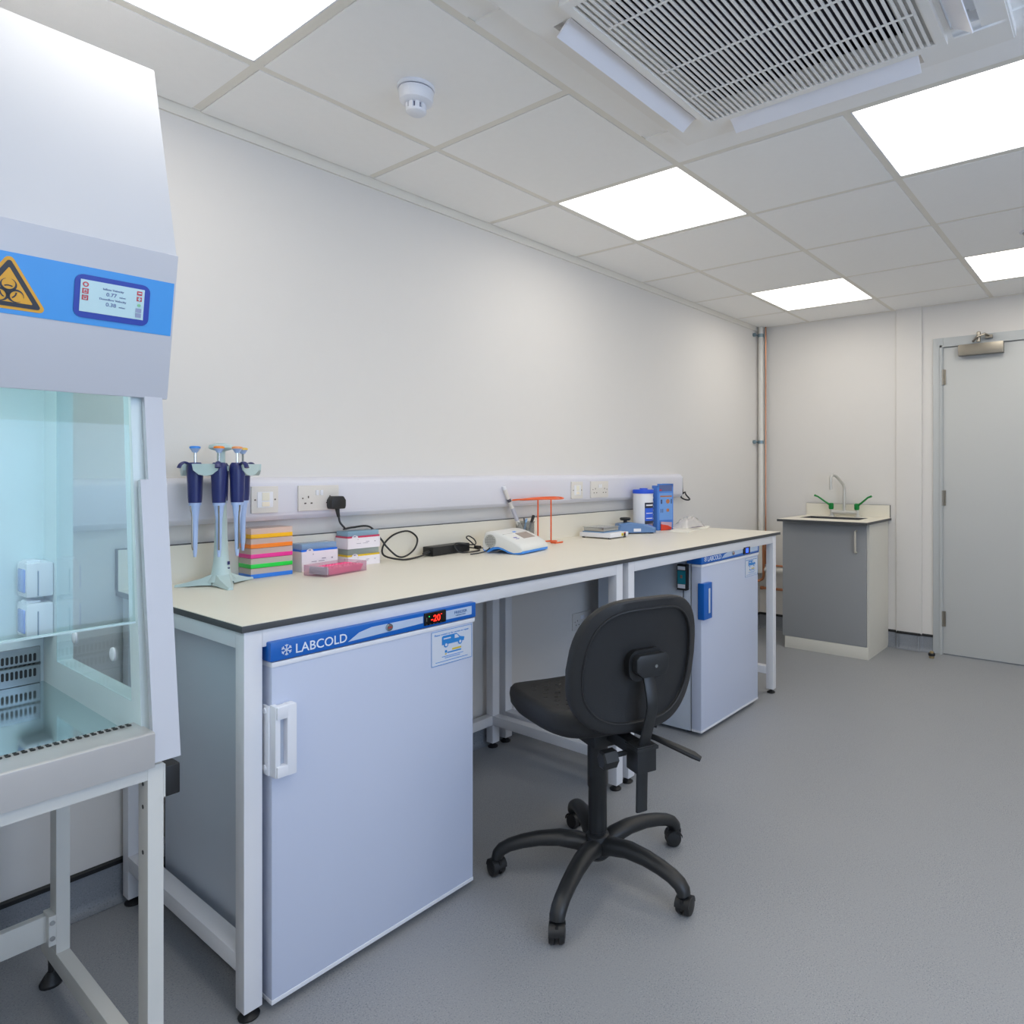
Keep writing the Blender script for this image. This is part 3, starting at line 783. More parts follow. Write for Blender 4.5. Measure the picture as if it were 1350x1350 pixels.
    van = [[(vx, vz + .004), (vx + .040, vz + .004), (vx + .040, vz + .029), (vx + .004, vz + .029), (vx, vz + .026)],
           [(vx + .040, vz + .004), (vx + .078, vz + .004), (vx + .080, vz + .014), (vx + .064, vz + .018), (vx + .052, vz + .029), (vx + .040, vz + .029)]]
    vn = decal('van_picture', van, (0, ys_, 0), M_sblue, stk)
    decal('van_wheel', [circ(vx + .014, vz + .003, .0075), circ(vx + .064, vz + .003, .0075)], (0, ys_ - .0005, 0), M_sblue, stk)
    decal('van_wheel', [circ(vx + .014, vz + .003, .0040), circ(vx + .064, vz + .003, .0040), [(vx + .044, vz + .016), (vx + .060, vz + .016), (vx + .052, vz + .026), (vx + .044, vz + .026)], rect(vx + .005, vx + .030, vz + .019, vz + .0225)], (0, ys_ - .0010, 0), M_stick, stk)
    decal('sticker_mark', [circ(s0 + .050, t0 + .0345, .004, 10), rect(s0 + .055, s0 + .104, t0 + .0285, t0 + .0320)], (0, ys_, 0), M_sblue, stk)
    decal('sticker_mark', [rect(s0 + .072, s0 + .104, t0 + .0345, t0 + .0395), rect(s0 + .047, s0 + .052, t0 + .026, t0 + .0292)], (0, ys_, 0), M_syel, stk)
    decal('sticker_lines', [rect(s0 + .036, s0 + .112, t0 + .0205, t0 + .0220), rect(s0 + .046, s0 + .100, t0 + .0160, t0 + .0175), rect(s0 + .014, s0 + .128, t0 + .0080, t0 + .0095)], (0, ys_, 0), M_sblue, stk)
    # handle on the left edge
    if kind == 'f':
        hz0, hz1, hx0, hx1, hm = .531, .690, x0 - .004, x0 + .043, M_white
        b = MB()
        b.box(hx0 - .004, hx0 + .001, yf + .000, yf + .026, hz0 + .002, hz1 - .002, .002)
        b.box(hx0, hx0 + .012, yf - .024, yf + .004, hz0 + .0004, hz1 - .0004, .003); b.box(hx1 - .023, hx1, yf - .030, yf - .004, hz0, hz1, .005)
        b.box(hx0 + .002, hx1 - .004, yf - .0292, yf - .006, hz1 - .030, hz1 - .0008, .004); b.box(hx0 + .002, hx1 - .004, yf - .0292, yf - .006, hz0 + .0008, hz0 + .026, .004)
        h = b.obj('handle', hm, d)
        MB().box(hx0 + .010, hx1 - .022, yf - .013, yf - .010, hz0 + .02, hz1 - .02).obj('grip_recess', mat('grip_grey', 'b4bcc8', .5), h)
        for zz in (hz0 + .018, hz1 - .014):
            q = MB(); q.lathe([(.0065, hx0 - .0065), (.0065, hx0 - .003)], (0, yf + .014, zz), 14, 'x'); q.obj('screw_cap', M_white, h)
    else:
        hz0, hz1 = .535, .700
        hx0, hx1 = x0 - .006, x0 + .071
        b = MB(); b.box(hx0, hx1, yf - .018, yf + .016, hz0, hz1, .004)
        h = b.obj('handle', M_blue, d); h['label'] = 'bright blue plastic door handle'
        MB().box(hx0 + .041, hx0 + .056, yf - .0195, yf - .0175, hz0 + .026, hz1 - .026, .001).obj('finger_slot', mat('slot_pale', 'c8ced8', .5), h)
    return t
fridge('lab_freezer', 'large white undercounter freezer in the foreground with red minus 20 display', .766, 1.360, -.760, 'f', .828)
fridge('lab_fridge', 'smaller-looking white undercounter fridge with blue handle at the far end', 2.722, 3.322, -.738, 'r', .826)
dl = thing('temperature_logger', 'small black temperature logger with teal screen on the fridge side', 'data logger', (2.715, -.645, .66))
MB().box(2.700, 2.7265, -.672, -.621, .662, .782, .004).obj('logger_body', M_black, dl)
MB().box(2.6988, 2.7005, -.668, -.626, .692, .752).obj('logger_screen', mat('teal_screen', '1b7f8e', .25), dl)
MB().box(2.6985, 2.7003, -.666, -.627, .756, .772).obj('logger_label', M_white, dl)
MB().box(2.6985, 2.7003, -.666, -.627, .672, .690).obj('logger_label', M_white, dl)
MB().box(2.6980, 2.6990, -.652, -.642, .718, .732).obj('logger_icon', mat('icon_brown', '8f6a55', .5), dl)
MB().tube(smooth_path([(2.712, -.650, .664), (2.708, -.652, .62), (2.714, -.648, .50), (2.716, -.60, .35), (2.720, -.45, .2)]), .0022, 6).obj('probe_lead', M_black, dl)

# ================================================================== WALL TRUNKING AND OUTLETS
M_trunk = mat('trunking_white', 'd9d9e2', .4, vary=.008, scale=3)
TX0, TX1 = -1.6, 3.686
tk = thing('cable_trunking', 'long white plastic cable trunking on the wall above the worktop', 'trunking', (TX0, 0, 1.045))
MB().prism([(-.0008, 1.046), (-.034, 1.048), (-.049, 1.062), (-.050, 1.066), (-.050, 1.168), (-.047, 1.175), (-.034, 1.184), (-.0008, 1.189)], TX0, TX1, 'x').obj('trunking_body', M_trunk, tk)
MB().box(TX0, TX1, -.0512, -.0495, 1.0725, 1.1635, .0006).obj('front_cover', M_trunk, tk)
MB().prism([(-.0004, 1.044), (-.036, 1.046), (-.052, 1.061), (-.053, 1.170), (-.036, 1.187), (-.0004, 1.191)], TX1 - .001, TX1 + .003, 'x').obj('end_cap', M_white, tk)
def plate(t, x0, x1, z0, z1, y, m=M_ivory, th=.009):
    return MB().box(x0, x1, y - th, y, z0, z1, .0025).obj('face_plate', m, t)
def holes(t, pts, y, m=None, w=.0035, h=.006):
    decal('pin_holes', [rect(x - w / 2 * a, x + w / 2 * a, z - h / 2 * b_, z + h / 2 * b_) for x, z, a, b_ in pts], (0, y, 0), m or mat('hole_brown', '4f443c', .6), t)
def data_outlet(x0, z0, y, label, s=.086):
    t = thing('data_outlet', label, 'data outlet', (x0 + s / 2, y, z0), 0, 'outlets on the trunking')
    plate(t, x0, x0 + s, z0, z0 + s, y)
    fr_ = MB().box(x0 + .018, x0 + s - .018, y - .0110, y - .008, z0 + .018, z0 + s - .018, .001).obj('insert_frame', M_white, t)
    MB().box(x0 + .032, x0 + s - .030, y - .0125, y - .0105, z0 + .040, z0 + .066, .001).obj('shutter', mat('shutter_cream', 'e9e5d4', .4), fr_)
    MB().box(x0 + .032, x0 + s - .030, y - .0125, y - .0105, z0 + .021, z0 + .036, .001).obj('label_window', mat('label_cream', 'efe6d2', .4), fr_)
    for xx in (x0 + .011, x0 + s - .011):
        q = MB(); q.lathe([(.0027, y - .0100), (.0027, y - .0088)], (xx, 0, z0 + s / 2), 10, 'y'); q.obj('screw', mat('screw_dark', '6a5f55', .4, metal=.6), t)
    return t
def double_socket(x0, z0, y, label, group='outlets on the trunking', w=.146, h=.086, plugged=False):
    t = thing('double_socket', label, 'socket', (x0 + w / 2, y, z0), 0, group)
    plate(t, x0, x0 + w, z0, z0 + h, y)
    for k, xc in enumerate((x0 + .034, x0 + w - .034)):
        holes(t, [(xc, z0 + .047, 1.1, 1.25), (xc - .011, z0 + .026, 1.9, .75), (xc + .011, z0 + .026, 1.9, .75)], y - .0092)
        xs_ = x0 + w / 2 + (-.013 if k == 0 else .003)
        MB().box(xs_, xs_ + .010, y - .0125, y - .0085, z0 + .052, z0 + .070, .001).obj('rocker_switch', M_white, t)
    for xx in (x0 + .014, x0 + w - .014):
        q = MB(); q.lathe([(.0025, y - .0100), (.0025, y - .0088)], (xx, 0, z0 + h / 2), 10, 'y'); q.obj('screw', mat('screw_dark', '6a5f55', .4, metal=.6), t)
    return t
YT = -.0512
data_outlet(1.0525, 1.0745, YT, 'square white data outlet on the trunking above the coloured tube racks')
double_socket(1.2070, 1.0745, YT, 'double socket on the trunking with a black plug in it')
data_outlet(2.6160, 1.0690, YT, 'far square white data outlet on the trunking left of the far sockets')
double_socket(2.7700, 1.0690, YT, 'far double socket on the trunking with nothing plugged in')
double_socket(2.6860, .3885, -.0005, 'double socket low on the wall under the worktop behind the chair', group='wall sockets')
# plug and its cable to the adapter
pg = thing('power_plug', 'black three-pin plug in the socket with cable hanging to the worktop', 'plug', (1.333, YT - .012, 1.10))
MB().prism([(-.024, -.022), (.024, -.022), (.027, -.012), (.027, .008), (.018, .022), (-.018, .022), (-.027, .008), (-.027, -.012)], YT - .044, YT - .0095, 'y', M=Matrix.Translation((1.333, 0, 1.1005)), bev=.004).obj('plug_body', M_black, pg)
MB().tube([(1.334, YT - .030, 1.081), (1.335, YT - .032, 1.064), (1.337, YT - .034, 1.050)], [.008, .0065, .005], 10).obj('strain_relief', M_black, pg)
cb = smooth_path([(1.337, -.085, 1.052), (1.341, -.088, 1.03), (1.356, -.092, 1.01), (1.372, -.062, 1.004), (1.42, -.040, 1.006), (1.488, -.040, 1.004), (1.530, -.050, .955), (1.548, -.060, .925), (1.575, -.085, .890), (1.62, -.075, .884), (1.68, -.05, .905), (1.70, -.04, .945), (1.66, -.035, .975), (1.59, -.040, .965), (1.54, -.05, .930), (1.53, -.07, .895), (1.575, -.115, .879), (1.64, -.11, .879), (1.70, -.095, .885), (1.755, -.085, .893)], 8)
MB().tube(cb, .0035, 8).obj('power_cable', M_black, pg)
# lead dangling at the end of the trunking
dc = thing('dangling_cable', 'short black cable loop hanging at the end of the trunking', 'cable', (3.70, -.03, 1.06))
MB().tube(smooth_path([(3.694, -.046, 1.165), (3.697, -.046, 1.11), (3.702, -.046, 1.066)]), .0045, 8).obj('cable_drop', M_black, dc)
loop = [(3.735 + .042 * cos(a), -.045 + .012 * sin(2 * a), 1.050 + .022 * sin(a) - .012 * cos(a)) for a in [2 * pi * i / 24 for i in range(25)]]
MB().tube(loop, .0048, 8).obj('cable_loop', M_black, dc)

# ================================================================== CORNER PIPES
M_pipe = mat('pipe_white', 'dedcd6', .4, vary=.01)
PXW, PYW = L - .052, -.034
pw = thing('white_pipe', 'white vertical pipe in the far corner with a horizontal branch', 'pipe', (PXW, PYW, 0))
MB().lathe([(.020, .45), (.020, HC - .004)], (PXW, PYW, 0), 18).obj('riser', M_pipe, pw)
MB().tube([(PXW, PYW + .02, .458), (PXW, -.42, .458)], .0205, 16).obj('branch_pipe', M_pipe, pw)
MB().lathe([(.027, .43), (.029, .44), (.029, .50), (.027, .56), (.021, .60)], (PXW, PYW, 0), 18).obj('pipe_socket', M_pipe, pw)
M_clip = mat('clip_zinc', '8fa3ad', .35, metal=.8)
for zz in (2.242, 1.428):
    c_ = MB(); c_.lathe([(.0235, zz - .012), (.0235, zz + .012)], (PXW, PYW, 0), 18)
    c_.tube([(PXW, PYW + .015, zz), (PXW - .055, -.012, zz + .002)], .006, 8); c_.lathe([(.014, -.018), (.014, -.001)], (PXW - .062, 0, zz), 12, 'y')
    c_.obj('pipe_clip', M_clip, pw)
pc = thing('copper_pipe', 'thin vertical copper pipe beside the white corner pipe with elbow and branch', 'pipe', (L - .03, -.0645, 0))
PXC, PYC = L - .035, -.066
MB().tube([(PXC, PYC, HC - .004), (PXC, PYC, .60)], .0048, 10).obj('riser', M_copper, pc)
MB().tube(smooth_path([(PXC - .03, PYC + .004, .66), (PXC - .03, PYC + .004, .50), (PXC - .03, PYC + .006, .40), (PXC - .035, -.035, .375), (PXC - .045, -.018, .370)]), .010, 10).obj('elbow_pipe', M_copper, pc)
MB().tube([(PXC, PYC, .60), (PXC, PYC, .50), (PXC, -.10, .490), (PXC, -.41, .490)], .0072, 10).obj('branch_pipe', M_copper, pc)
MB().lathe([(.011, .56), (.011, .60)], (PXC, PYC, 0), 12).obj('coupling', M_copper, pc)
p2 = thing('copper_waste_pipe', 'short horizontal copper pipe low on the far wall left of the sink cupboard', 'pipe', (L - .03, -.2, .31))
MB().tube([(L - .035, -.03, .313), (L - .035, -.41, .313)], .010, 10).obj('pipe_run', M_copper, p2)
MB().tube([(L - .035, -.025, .313), (L - .035, -.045, .313)], .014, 12).obj('end_cap', M_copper, p2)

# ================================================================== SINK UNIT
sk = thing('sink_cupboard', 'grey-doored cream sink cupboard standing against the far wall', 'cupboard', (4.69, -.68, 0))
M_body = mat('carcass_cream', 'dedbd0', .45, vary=.01)
CY0, CY1 = -.9595, -.397
b = MB(); b.box(4.488, L - .004, CY0, CY0 + .018, 0, .8675); b.box(4.488, L - .004, CY1 - .018, CY1, 0, .8675); b.box(4.50, L - .01, CY0 + .018, CY1 - .018, .10, .118)
b.box(L - .018, L - .006, CY0 + .018, CY1 - .018, .118, .864)
b.obj('carcass', M_body, sk)
dd = MB().box(4.469, 4.486, -.9455, -.381, .0795, .8665, .0012).obj('door', M_grey, sk)
hh = MB(); hh.tube(smooth_path([(4.468, -.884, .682), (4.446, -.884, .686), (4.440, -.884, .70), (4.440, -.884, .805), (4.446, -.884, .818), (4.468, -.884, .822)], 4), .0065, 8)
hh.obj('handle', mat('handle_satin', 'd2cbbb', .35, metal=.3), dd)
MB().box(4.4690, 4.484, CY0, CY1, .0, .0785, .001).obj('plinth', M_body, sk)
st_ = thing('sink_worktop', 'small cream worktop with inset sink bowl and splashback on the cupboard', 'worktop', (4.64, -.68, .866))
bx0, bx1, by0, by1 = 4.575, 4.800, -.865, -.455
def slab(b, z0, z1, e=0.0):
    X_0, X_1, Y_0, Y_1 = 4.372 + e, L - .001, -.9790 + e, -.381 - e
    b.box(X_0, bx0 - e * 0, Y_0, Y_1, z0, z1); b.box(bx1, X_1, Y_0, Y_1, z0, z1); b.box(bx0, bx1, Y_0, by0, z0, z1); b.box(bx0, bx1, by1, Y_1, z0, z1)
b = MB(); slab(b, .868, .8838); b.obj('core_edge', M_edge, st_)
b = MB(); slab(b, .8838, .885, .001); b.obj('laminate_top', M_cream, st_)
b = MB(); b.box(bx0, bx1, by0, by1, .74, .744); b.box(bx0, bx0 + .004, by0, by1, .744, .868); b.box(bx1 - .004, bx1, by0, by1, .744, .868); b.box(bx0, bx1, by0, by0 + .004, .744, .868); b.box(bx0, bx1, by1 - .004, by1, .744, .868)
b.obj('sink_bowl', M_steel, st_)
sp = MB().box(L - .014, L - .0012, -.9725, -.379, .885, .972).obj('splashback', M_cream, st_)
MB().box(L - .0145, L - .0010, -.9735, -.9722, .885, .9725).box(L - .0145, L - .0010, -.973, -.378, .9718, .973).obj('splashback_edge', M_edge, sp)
tp = thing('lever_tap', 'pale swan-neck mixer tap with two green lever handles on the sink', 'tap', (4.85, -.675, .885))
M_tap = mat('tap_pale', 'cdccc6', .3, metal=.35, vary=.02); M_green = mat('lever_green', '0b8a3c', .35)
b = MB()
for yy in (-.590, -.770): b.lathe([(.022, .885), (.022, .893), (.013, .896), (.013, .935)], (4.85, yy, 0), 14)
b.tube([(4.85, -.590, .915), (4.85, -.770, .915)], .014, 12)
b.obj('bridge_body', M_tap, tp)
MB().tube(smooth_path([(4.85, -.677, .915), (4.85, -.677, 1.02), (4.85, -.676, 1.095), (4.82, -.660, 1.140), (4.775, -.640, 1.175), (4.745, -.628, 1.176), (4.735, -.622, 1.150), (4.735, -.622, 1.078)], 5), .0105, 12).obj('spout', M_tap, tp)
for yy, s_ in ((-.585, 1), (-.766, -1)):
    b = MB(); b.lathe([(.015, .935), (.018, .945), (.018, .975), (.012, .980)], (4.85, yy, 0), 12)
    b.tube([(4.85, yy + .006 * s_, .965), (4.84, yy + .035 * s_, .985), (4.82, yy + .085 * s_, 1.024), (4.815, yy + .110 * s_, 1.034)], [.013, .009, .0085, .011], 10, flat=(1, .7))
    b.obj('lever', M_green, tp)['label'] = 'green lever handle'
ds_ = thing('door_stop', 'small brass floor door stop with black ring at the foot of the frame', 'door stop', (4.775, -1.268, 0))
MB().lathe([(.016, 0), (.016, .012), (.013, .014), (.013, .040), (.010, .044)], (4.775, -1.268, 0), 18).obj('stop_post', mat('stop_brass', 'b9a67e', .3, metal=.9), ds_)
MB().lathe([(.019, .015), (.021, .019), (.021, .028), (.019, .032)], (4.775, -1.268, 0), 18).obj('rubber_ring', M_black, ds_)

# ================================================================== THINGS ON THE WORKTOP
T0 = BT + .0003
def rot(deg): return Matrix.Rotation(radians(deg), 4, 'Z')
# ---- pipette stand and pipettes
M_mint = mat('stand_mint', 'bcd0d0', .4, vary=.01)
M_pnavy = mat('pipette_navy', '232c66', .35, vary=.03); M_pst = mat('pipette_shaft', 'aec3ea', .35, vary=.01)
SC = Vector((.925, -.145, T0))
ps_ = thing('pipette_stand', 'pale mint pipette carousel stand with three feet on the worktop', 'pipette stand', SC)
b = MB()
for a in (146, 258, 22):
    d = Vector((cos(radians(a)), sin(radians(a)), 0)); s_ = Vector((-d.y, d.x, 0)); ln = .118
    rings = []
    for t_, w_, h0, h1 in ((0.02, .028, .004, .034), (.05, .022, .004, .022), (ln * .8, .012, .001, .010), (ln, .007, 0, .006)):
        c_ = d * t_; rings.append([c_ - s_ * w_ + Vector((0, 0, h0)), c_ + s_ * w_ + Vector((0, 0, h0)), c_ + s_ * w_ * .6 + Vector((0, 0, h1)), c_ - s_ * w_ * .6 + Vector((0, 0, h1))])
    b.loft(rings)
b.obj('foot_star', M_mint, ps_, world=False)
MB().lathe([(.038, .012), (.026, .034), (.0205, .07), (.0165, .15), (.0120, .30), (.0105, .400)], n=20).obj('column', M_mint, ps_, world=False)
MB().lathe([(.013, .395), (.030, .400), (.033, .404), (.031, .412), (.010, .418)], n=24).obj('top_disc', M_mint, ps_, world=False)
decal('printed_mark', [rect(-.004, .004, .060, .070), rect(-.004, .004, .048, .052)], (.012, -.0200, 0), M_pnavy, ps_, ux=(.95, .3, 0), world=False)
def hdir(a): return Vector((cos(radians(a)), sin(radians(a)), 0))
ring_r, ring_z = .082, .342
pip = [(195, '3f8fe6', 'blue-capped navy pipette hanging on the left of the carousel'),
       (243, 'ff8c1e', 'orange-capped navy pipette hanging at the front of the carousel'),
       (276, 'f0a36a', 'peach-capped navy pipette hanging on the right of the carousel'),
       (66, 'f0dc8c', 'pale yellow-capped pipette hanging at the back of the carousel'),
       (22, 'f2c650', 'yellow-capped pipette hanging on the right behind the peach one')]
for a, _, _ in pip:
    d = hdir(a); q = MB(); sd_ = Vector((-d.y, d.x, 0))
    for sg in (1, -1):
        Mx = Matrix(((d.x, -d.y, 0, 0), (d.y, d.x, 0, 0), (0, 0, 1, 0), (0, 0, 0, 1)))
        q.box(.012, .070, sg * .020 - .002, sg * .020 + .002, ring_z - .006, ring_z + .008, M=Mx)
    q.obj('carousel_arm', M_mint, ps_, world=False)
for a in (224, 296, 105, 165, 345):
    d = hdir(a); c_ = d * .050; q = MB(); rings = []
    Mx = Matrix(((d.x, -d.y, 0, 0), (d.y, d.x, 0, 0), (0, 0, 1, 0), (0, 0, 0, 1)))
    prof = [(-.036, .012), (-.032, -.006), (-.018, -.018), (.0, -.022), (.018, -.018), (.032, -.006), (.036, .012)]
    q.prism([(u, v) for u, v in prof], .070, .100, 'x', M=Mx @ Matrix.Translation((0, 0, ring_z + .002)))
    q.box(.010, .072, -.010, .010, ring_z - .004, ring_z + .008, M=Mx)
    q.obj('scoop_holder', M_mint, ps_, world=False)
for a, colr, lab in pip:
    d = hdir(a); p = SC + d * (ring_r if a != 66 else .056)
    t = thing('pipette', lab, 'pipette', (p.x, p.y, T0), radians(a), 'pipettes on the carousel')
    MB().loft([[(x_ * s_, y_ * s_2, z_) for x_, y_ in circ(0, 0, .0165, 16)] for z_, s_, s_2 in ((.246, 1.02, 1.02), (.262, 1.10, 1.08), (.30, 1.18, 1.16), (.335, 1.26, 1.26), (.352, 1.22, 1.20), (.360, .85, .9))]).obj('handle_body', M_pnavy, t, world=False)
    MB().tube(smooth_path([(.012, 0, .352), (.030, 0, .360), (.042, 0, .355), (.048, 0, .345)], 4), .006, 8, flat=(1.2, .6)).obj('finger_hook', M_pnavy, t, world=False)
    MB().lathe([(.0155, .238), (.0155, .249)], n=16).obj('collar', M_pst, t, world=False)
    MB().lathe([(.013, .240), (.0120, .228), (.0085, .20), (.0070, .15), (.0060, .115), (.0042, .098), (.0036, .092)], n=14).obj('shaft', M_pst, t, world=False)
    MB().tube(smooth_path([(.013, 0, .242), (.012, 0, .225), (.0085, 0, .205), (.0085, 0, .13), (.006, 0, .112)], 4), .0022, 6).obj('ejector_arm', M_brushed, t, world=False)
    MB().lathe([(.0032, .355), (.0032, .392)], n=8).obj('plunger_rod', M_steel, t, world=False)
    MB().lathe([(.006, .388), (.011, .397), (.0135, .400)], n=16).obj('plunger_button', M_pst, t, world=False)
    MB().lathe([(.0138, .400), (.0138, .405), (.009, .407)], n=16).obj('colour_cap', mat('cap_' + colr, colr, .35), t, world=False)

# ---- stack of five coloured tube racks
def clearp(name, tint, haze, hc): return glass(name, tint, .05, 1.4, haze, hc)
cols = [('2f7fe0', 'blue'), ('22d94c', 'green'), ('f0389a', 'pink'), ('ff8a2a', 'orange'), ('ffbe1e', 'yellow')]
for k, (h, nm) in enumerate(cols):
    lab = ('%s tube rack with clear lid, %s of the stack of five coloured racks' % (nm, ['bottom', 'second from bottom', 'middle', 'second from top', 'top'][k]))
    t = thing('tube_rack', lab, 'tube rack', (1.030, -.104, T0 + .0312 * k), 0, 'coloured tube racks in one stack')
    m = mat('rack_' + nm, h, .3, vary=.02, emit=None)
    b = MB(); b.box(0, .133, 0, .082, .0, .0130, .0015); b.obj('rack_base', m, t, world=False)
    MB().box(.004, .129, .004, .078, .0130, .0150).obj('rack_deck', m, t, world=False)
    b = MB(); b.box(.0005, .002, .0005, .0815, .0115, .0305); b.box(.131, .1325, .0005, .0815, .0115, .0305)
    b.box(.002, .131, .0005, .002, .0115, .0305); b.box(.002, .131, .080, .0815, .0115, .0305); b.box(.0005, .1325, .0005, .0815, .0290, .0305)
    b.obj('clear_lid', clearp('lid_' + nm, 'fdfaf8', .62, 'fff4ee'), t, world=False)
# ---- filter tip boxes in white card sleeves
M_card = mat('card_white', 'efe9ee', .6, vary=.01); M_print = mat('print_grey', '8d8494', .6)
def tipbox(x, y, z, w, d, h, hs, colr, lab, lidtint='b4d8f8', rz=0):
    t = thing('tip_box', lab, 'tip box', (x, y, z), radians(rz), 'pipette tip boxes in white sleeves')
    b = MB(); b.box(-.001, w + .001, -.0015, .0, .0, hs); b.box(-.0015, 0, -.0015, d, 0, hs); b.box(w, w + .0015, -.0015, d, 0, hs)
    b.prism([(w * .22 + .012 * cos(radians(q)), hs - .0005 + .010 * sin(radians(q))) for q in range(0, 181, 15)], -.0015, .0, 'y')
    sl = b.obj('card_sleeve', M_card, t, world=False)
    text('lettering', 'TIPS', .0052, (w * .17, -.0021, hs + .003), mat('print_navy', '3b4a8a', .6), sl, world=False)
    decal('printing', [rect(w * .55, w * .66, hs * .58, hs * .62), rect(w * .26, w * .40, hs * .46, hs * .49), rect(w * .46, w * .62, hs * .46, hs * .49), rect(w * .82, w * .86, hs * .56, hs * .62), rect(w * .30, w * .315, hs * .82, hs * .88)], (0, -.0017, 0), M_print, sl, world=False)
    MB().box(.002, w - .002, .001, d - .001, .001, hs * .92).obj('box_base', mat('base_clear', 'd5dbe0', .4), t, world=False)
    MB().box(0, w, .0005, d, hs * .92, hs + .006).obj('colour_rim', mat('rim_' + colr, colr, .35), t, world=False)
    b = MB(); b.box(.002, w - .002, .002, d - .002, hs + .006, h, .002)
    b.obj('lid', clearp('lidt_' + lidtint, 'fafcff', .72, lidtint), t, world=False)
    return t
tipbox(1.200, -.092, T0, .128, .068, .092, .066, '1f78ea', 'tip box with blue rim and lid in a white sleeve beside the coloured racks')
tipbox(1.362, -.100, T0, .128, .075, .060, .033, 'e8c32c', 'lower tip box with yellow rim under the red-rimmed one', 'cddbd6')
tipbox(1.362, -.100, T0 + .0605, .128, .075, .062, .038, 'cf3f62', 'upper tip box with red rim and blue lid stacked on the yellow one', 'b8e0f6')
# ---- pink tube rack lying open in a clear lid
M_pink = mat('rack_hot_pink', 'ff5f9f', .35, vary=.02)
t = thing('pink_rack', 'hot pink tube rack lying in a clear plastic tray in front of the tip boxes', 'tube rack', (1.188, -.262, T0), radians(13))
b = MB(); W_, D_, H_ = .172, .098, .034
b.box(0, W_, 0, D_, 0, .0015); b.box(0, .0015, 0, D_, .0015, H_); b.box(W_ - .0015, W_, 0, D_, .0015, H_); b.box(0, W_, 0, .0015, .0015, H_); b.box(0, W_, D_ - .0015, D_, .0015, H_)
b.obj('clear_tray', clearp('tray_clear', 'f6ecf1', .16, 'f0dfe8'), t, world=False)
b = MB(); b.loft([[(.022, .012, .003), (.158, .012, .003), (.158, .084, .003), (.022, .084, .003)], [(.016, .008, .024), (.166, .008, .024), (.166, .088, .024), (.016, .088, .024)]])
b.obj('rack_body', M_pink, t, world=False)
b = MB()
for i in range(11):
    for j in range(6): b.lathe([(.0042, .0242), (.0042, .0262), (.0030, .0262)], (.026 + i * .0128, .015 + j * .0130, 0), 8)
g = b.obj('well_rims', M_pink, t, world=False); g['kind'] = 'stuff'
MB().box(.004, .015, .006, .080, .006, .030, .003).obj('latch_end', mat('latch_grey', 'b5ccd2', .4), t, world=False)
# ---- power adapter
t = thing('power_adapter', 'black laptop-style power adapter with coiled lead on the worktop', 'power adapter', (1.725, -.108, T0), radians(6))
MB().box(0, .205, 0, .058, .001, .036, .003).obj('adapter_body', M_black, t, world=False)
MB().box(-.0006, .0, .012, .030, .008, .026).obj('inlet', mat('inlet_dark', '0c0c0d', .6), t, world=False)
MB().tube([(-.030, .024, .012), (-.012, .023, .014), (0, .022, .015)], [.005, .008, .009], 10).obj('inlet_plug', M_black, t, world=False)
MB().tube(smooth_path([(.205, .030, .014), (.235, .030, .012), (.262, .005, .004), (.230, -.030, .0035), (.165, -.040, .0035), (.125, -.020, .006), (.112, -.006, .028), (.125, .000, .040), (.165, -.014, .034), (.210, -.025, .030), (.235, .000, .045), (.215, .012, .062), (.190, .004, .058), (.200, -.016, .038), (.225, -.020, .018), (.262, -.010, .010), (.300, -.018, .0035)], 7), .0026, 8).obj('output_lead', M_black, t, world=False)
MB().tube([(.232, -.004, .016), (.262, -.008, .012)], .0070, 10).obj('ferrite_bead', M_black, t, world=False)
# ---- bench instrument, white over a wavy blue base
M_ins = mat('instrument_white', 'dfdfdb', .35, vary=.01); M_insb = mat('instrument_blue', '3f93ec', .4)
t = thing('bench_instrument', 'rounded white desktop instrument with wavy blue underside and small grey screen', 'instrument', (1.966, -.352, T0), radians(13))
# profile in local y (0 front .. D back), height; extruded over width with rounded shoulders
WI, DI = .212, .185
yy_ = [0, .015, .038, .062, .086, .110, .134, .158, .177, DI]
bot = [.012, .008, .006, .012, .022, .028, .026, .016, .012, .022]
low = [.004, .001, .001, .004, .013, .019, .017, .004, .004, .012]
top = [.026, .044, .056, .066, .076, .083, .088, .089, .084, .060]
def shell(b, zl, zh, inset, keep=1.0):
    rings = []
    for y, a_, c_ in zip(yy_, zl, zh):
        i_ = inset; h_ = c_ - a_; r_ = min(.014, h_ * .45) if keep else 0
        w0, w1_ = i_, WI - i_
        rings.append([Vector(p) for p in [(w0, y, a_), (w1_, y, a_), (w1_, y, c_ - r_), (w1_ - r_ * .3, y, c_ - r_ * .3), (w1_ - r_, y, c_), (w0 + r_, y, c_), (w0 + r_ * .3, y, c_ - r_ * .3), (w0, y, c_ - r_)]])
    b.loft(rings)
b = MB(); shell(b, bot, top, 0); b.obj('upper_shell', M_ins, t, world=False, sharp=50)
b = MB(); shell(b, low, [v + .002 for v in bot], .003, 0); b.obj('blue_base', M_insb, t, world=False)
def topz(y):
    for i in range(len(yy_) - 1):
        if yy_[i] <= y <= yy_[i + 1]: k_ = (y - yy_[i]) / (yy_[i + 1] - yy_[i]); return top[i] + k_ * (top[i + 1] - top[i])
def onlid(name, x0, x1, y0, y1, m, lift=.0006):
    b = MB(); b.loft([[(x0, y0, topz(y0)), (x1, y0, topz(y0)), (x1, y1, topz(y1)), (x0, y1, topz(y1))], [(x0, y0, topz(y0) + lift), (x1, y0, topz(y0) + lift), (x1, y1, topz(y1) + lift), (x0, y1, topz(y1) + lift)]])
    return b.obj(name, m, t, world=False)
onlid('screen', .086, .176, .042, .086, mat('screen_taupe', '9a9288', .25), .0008)
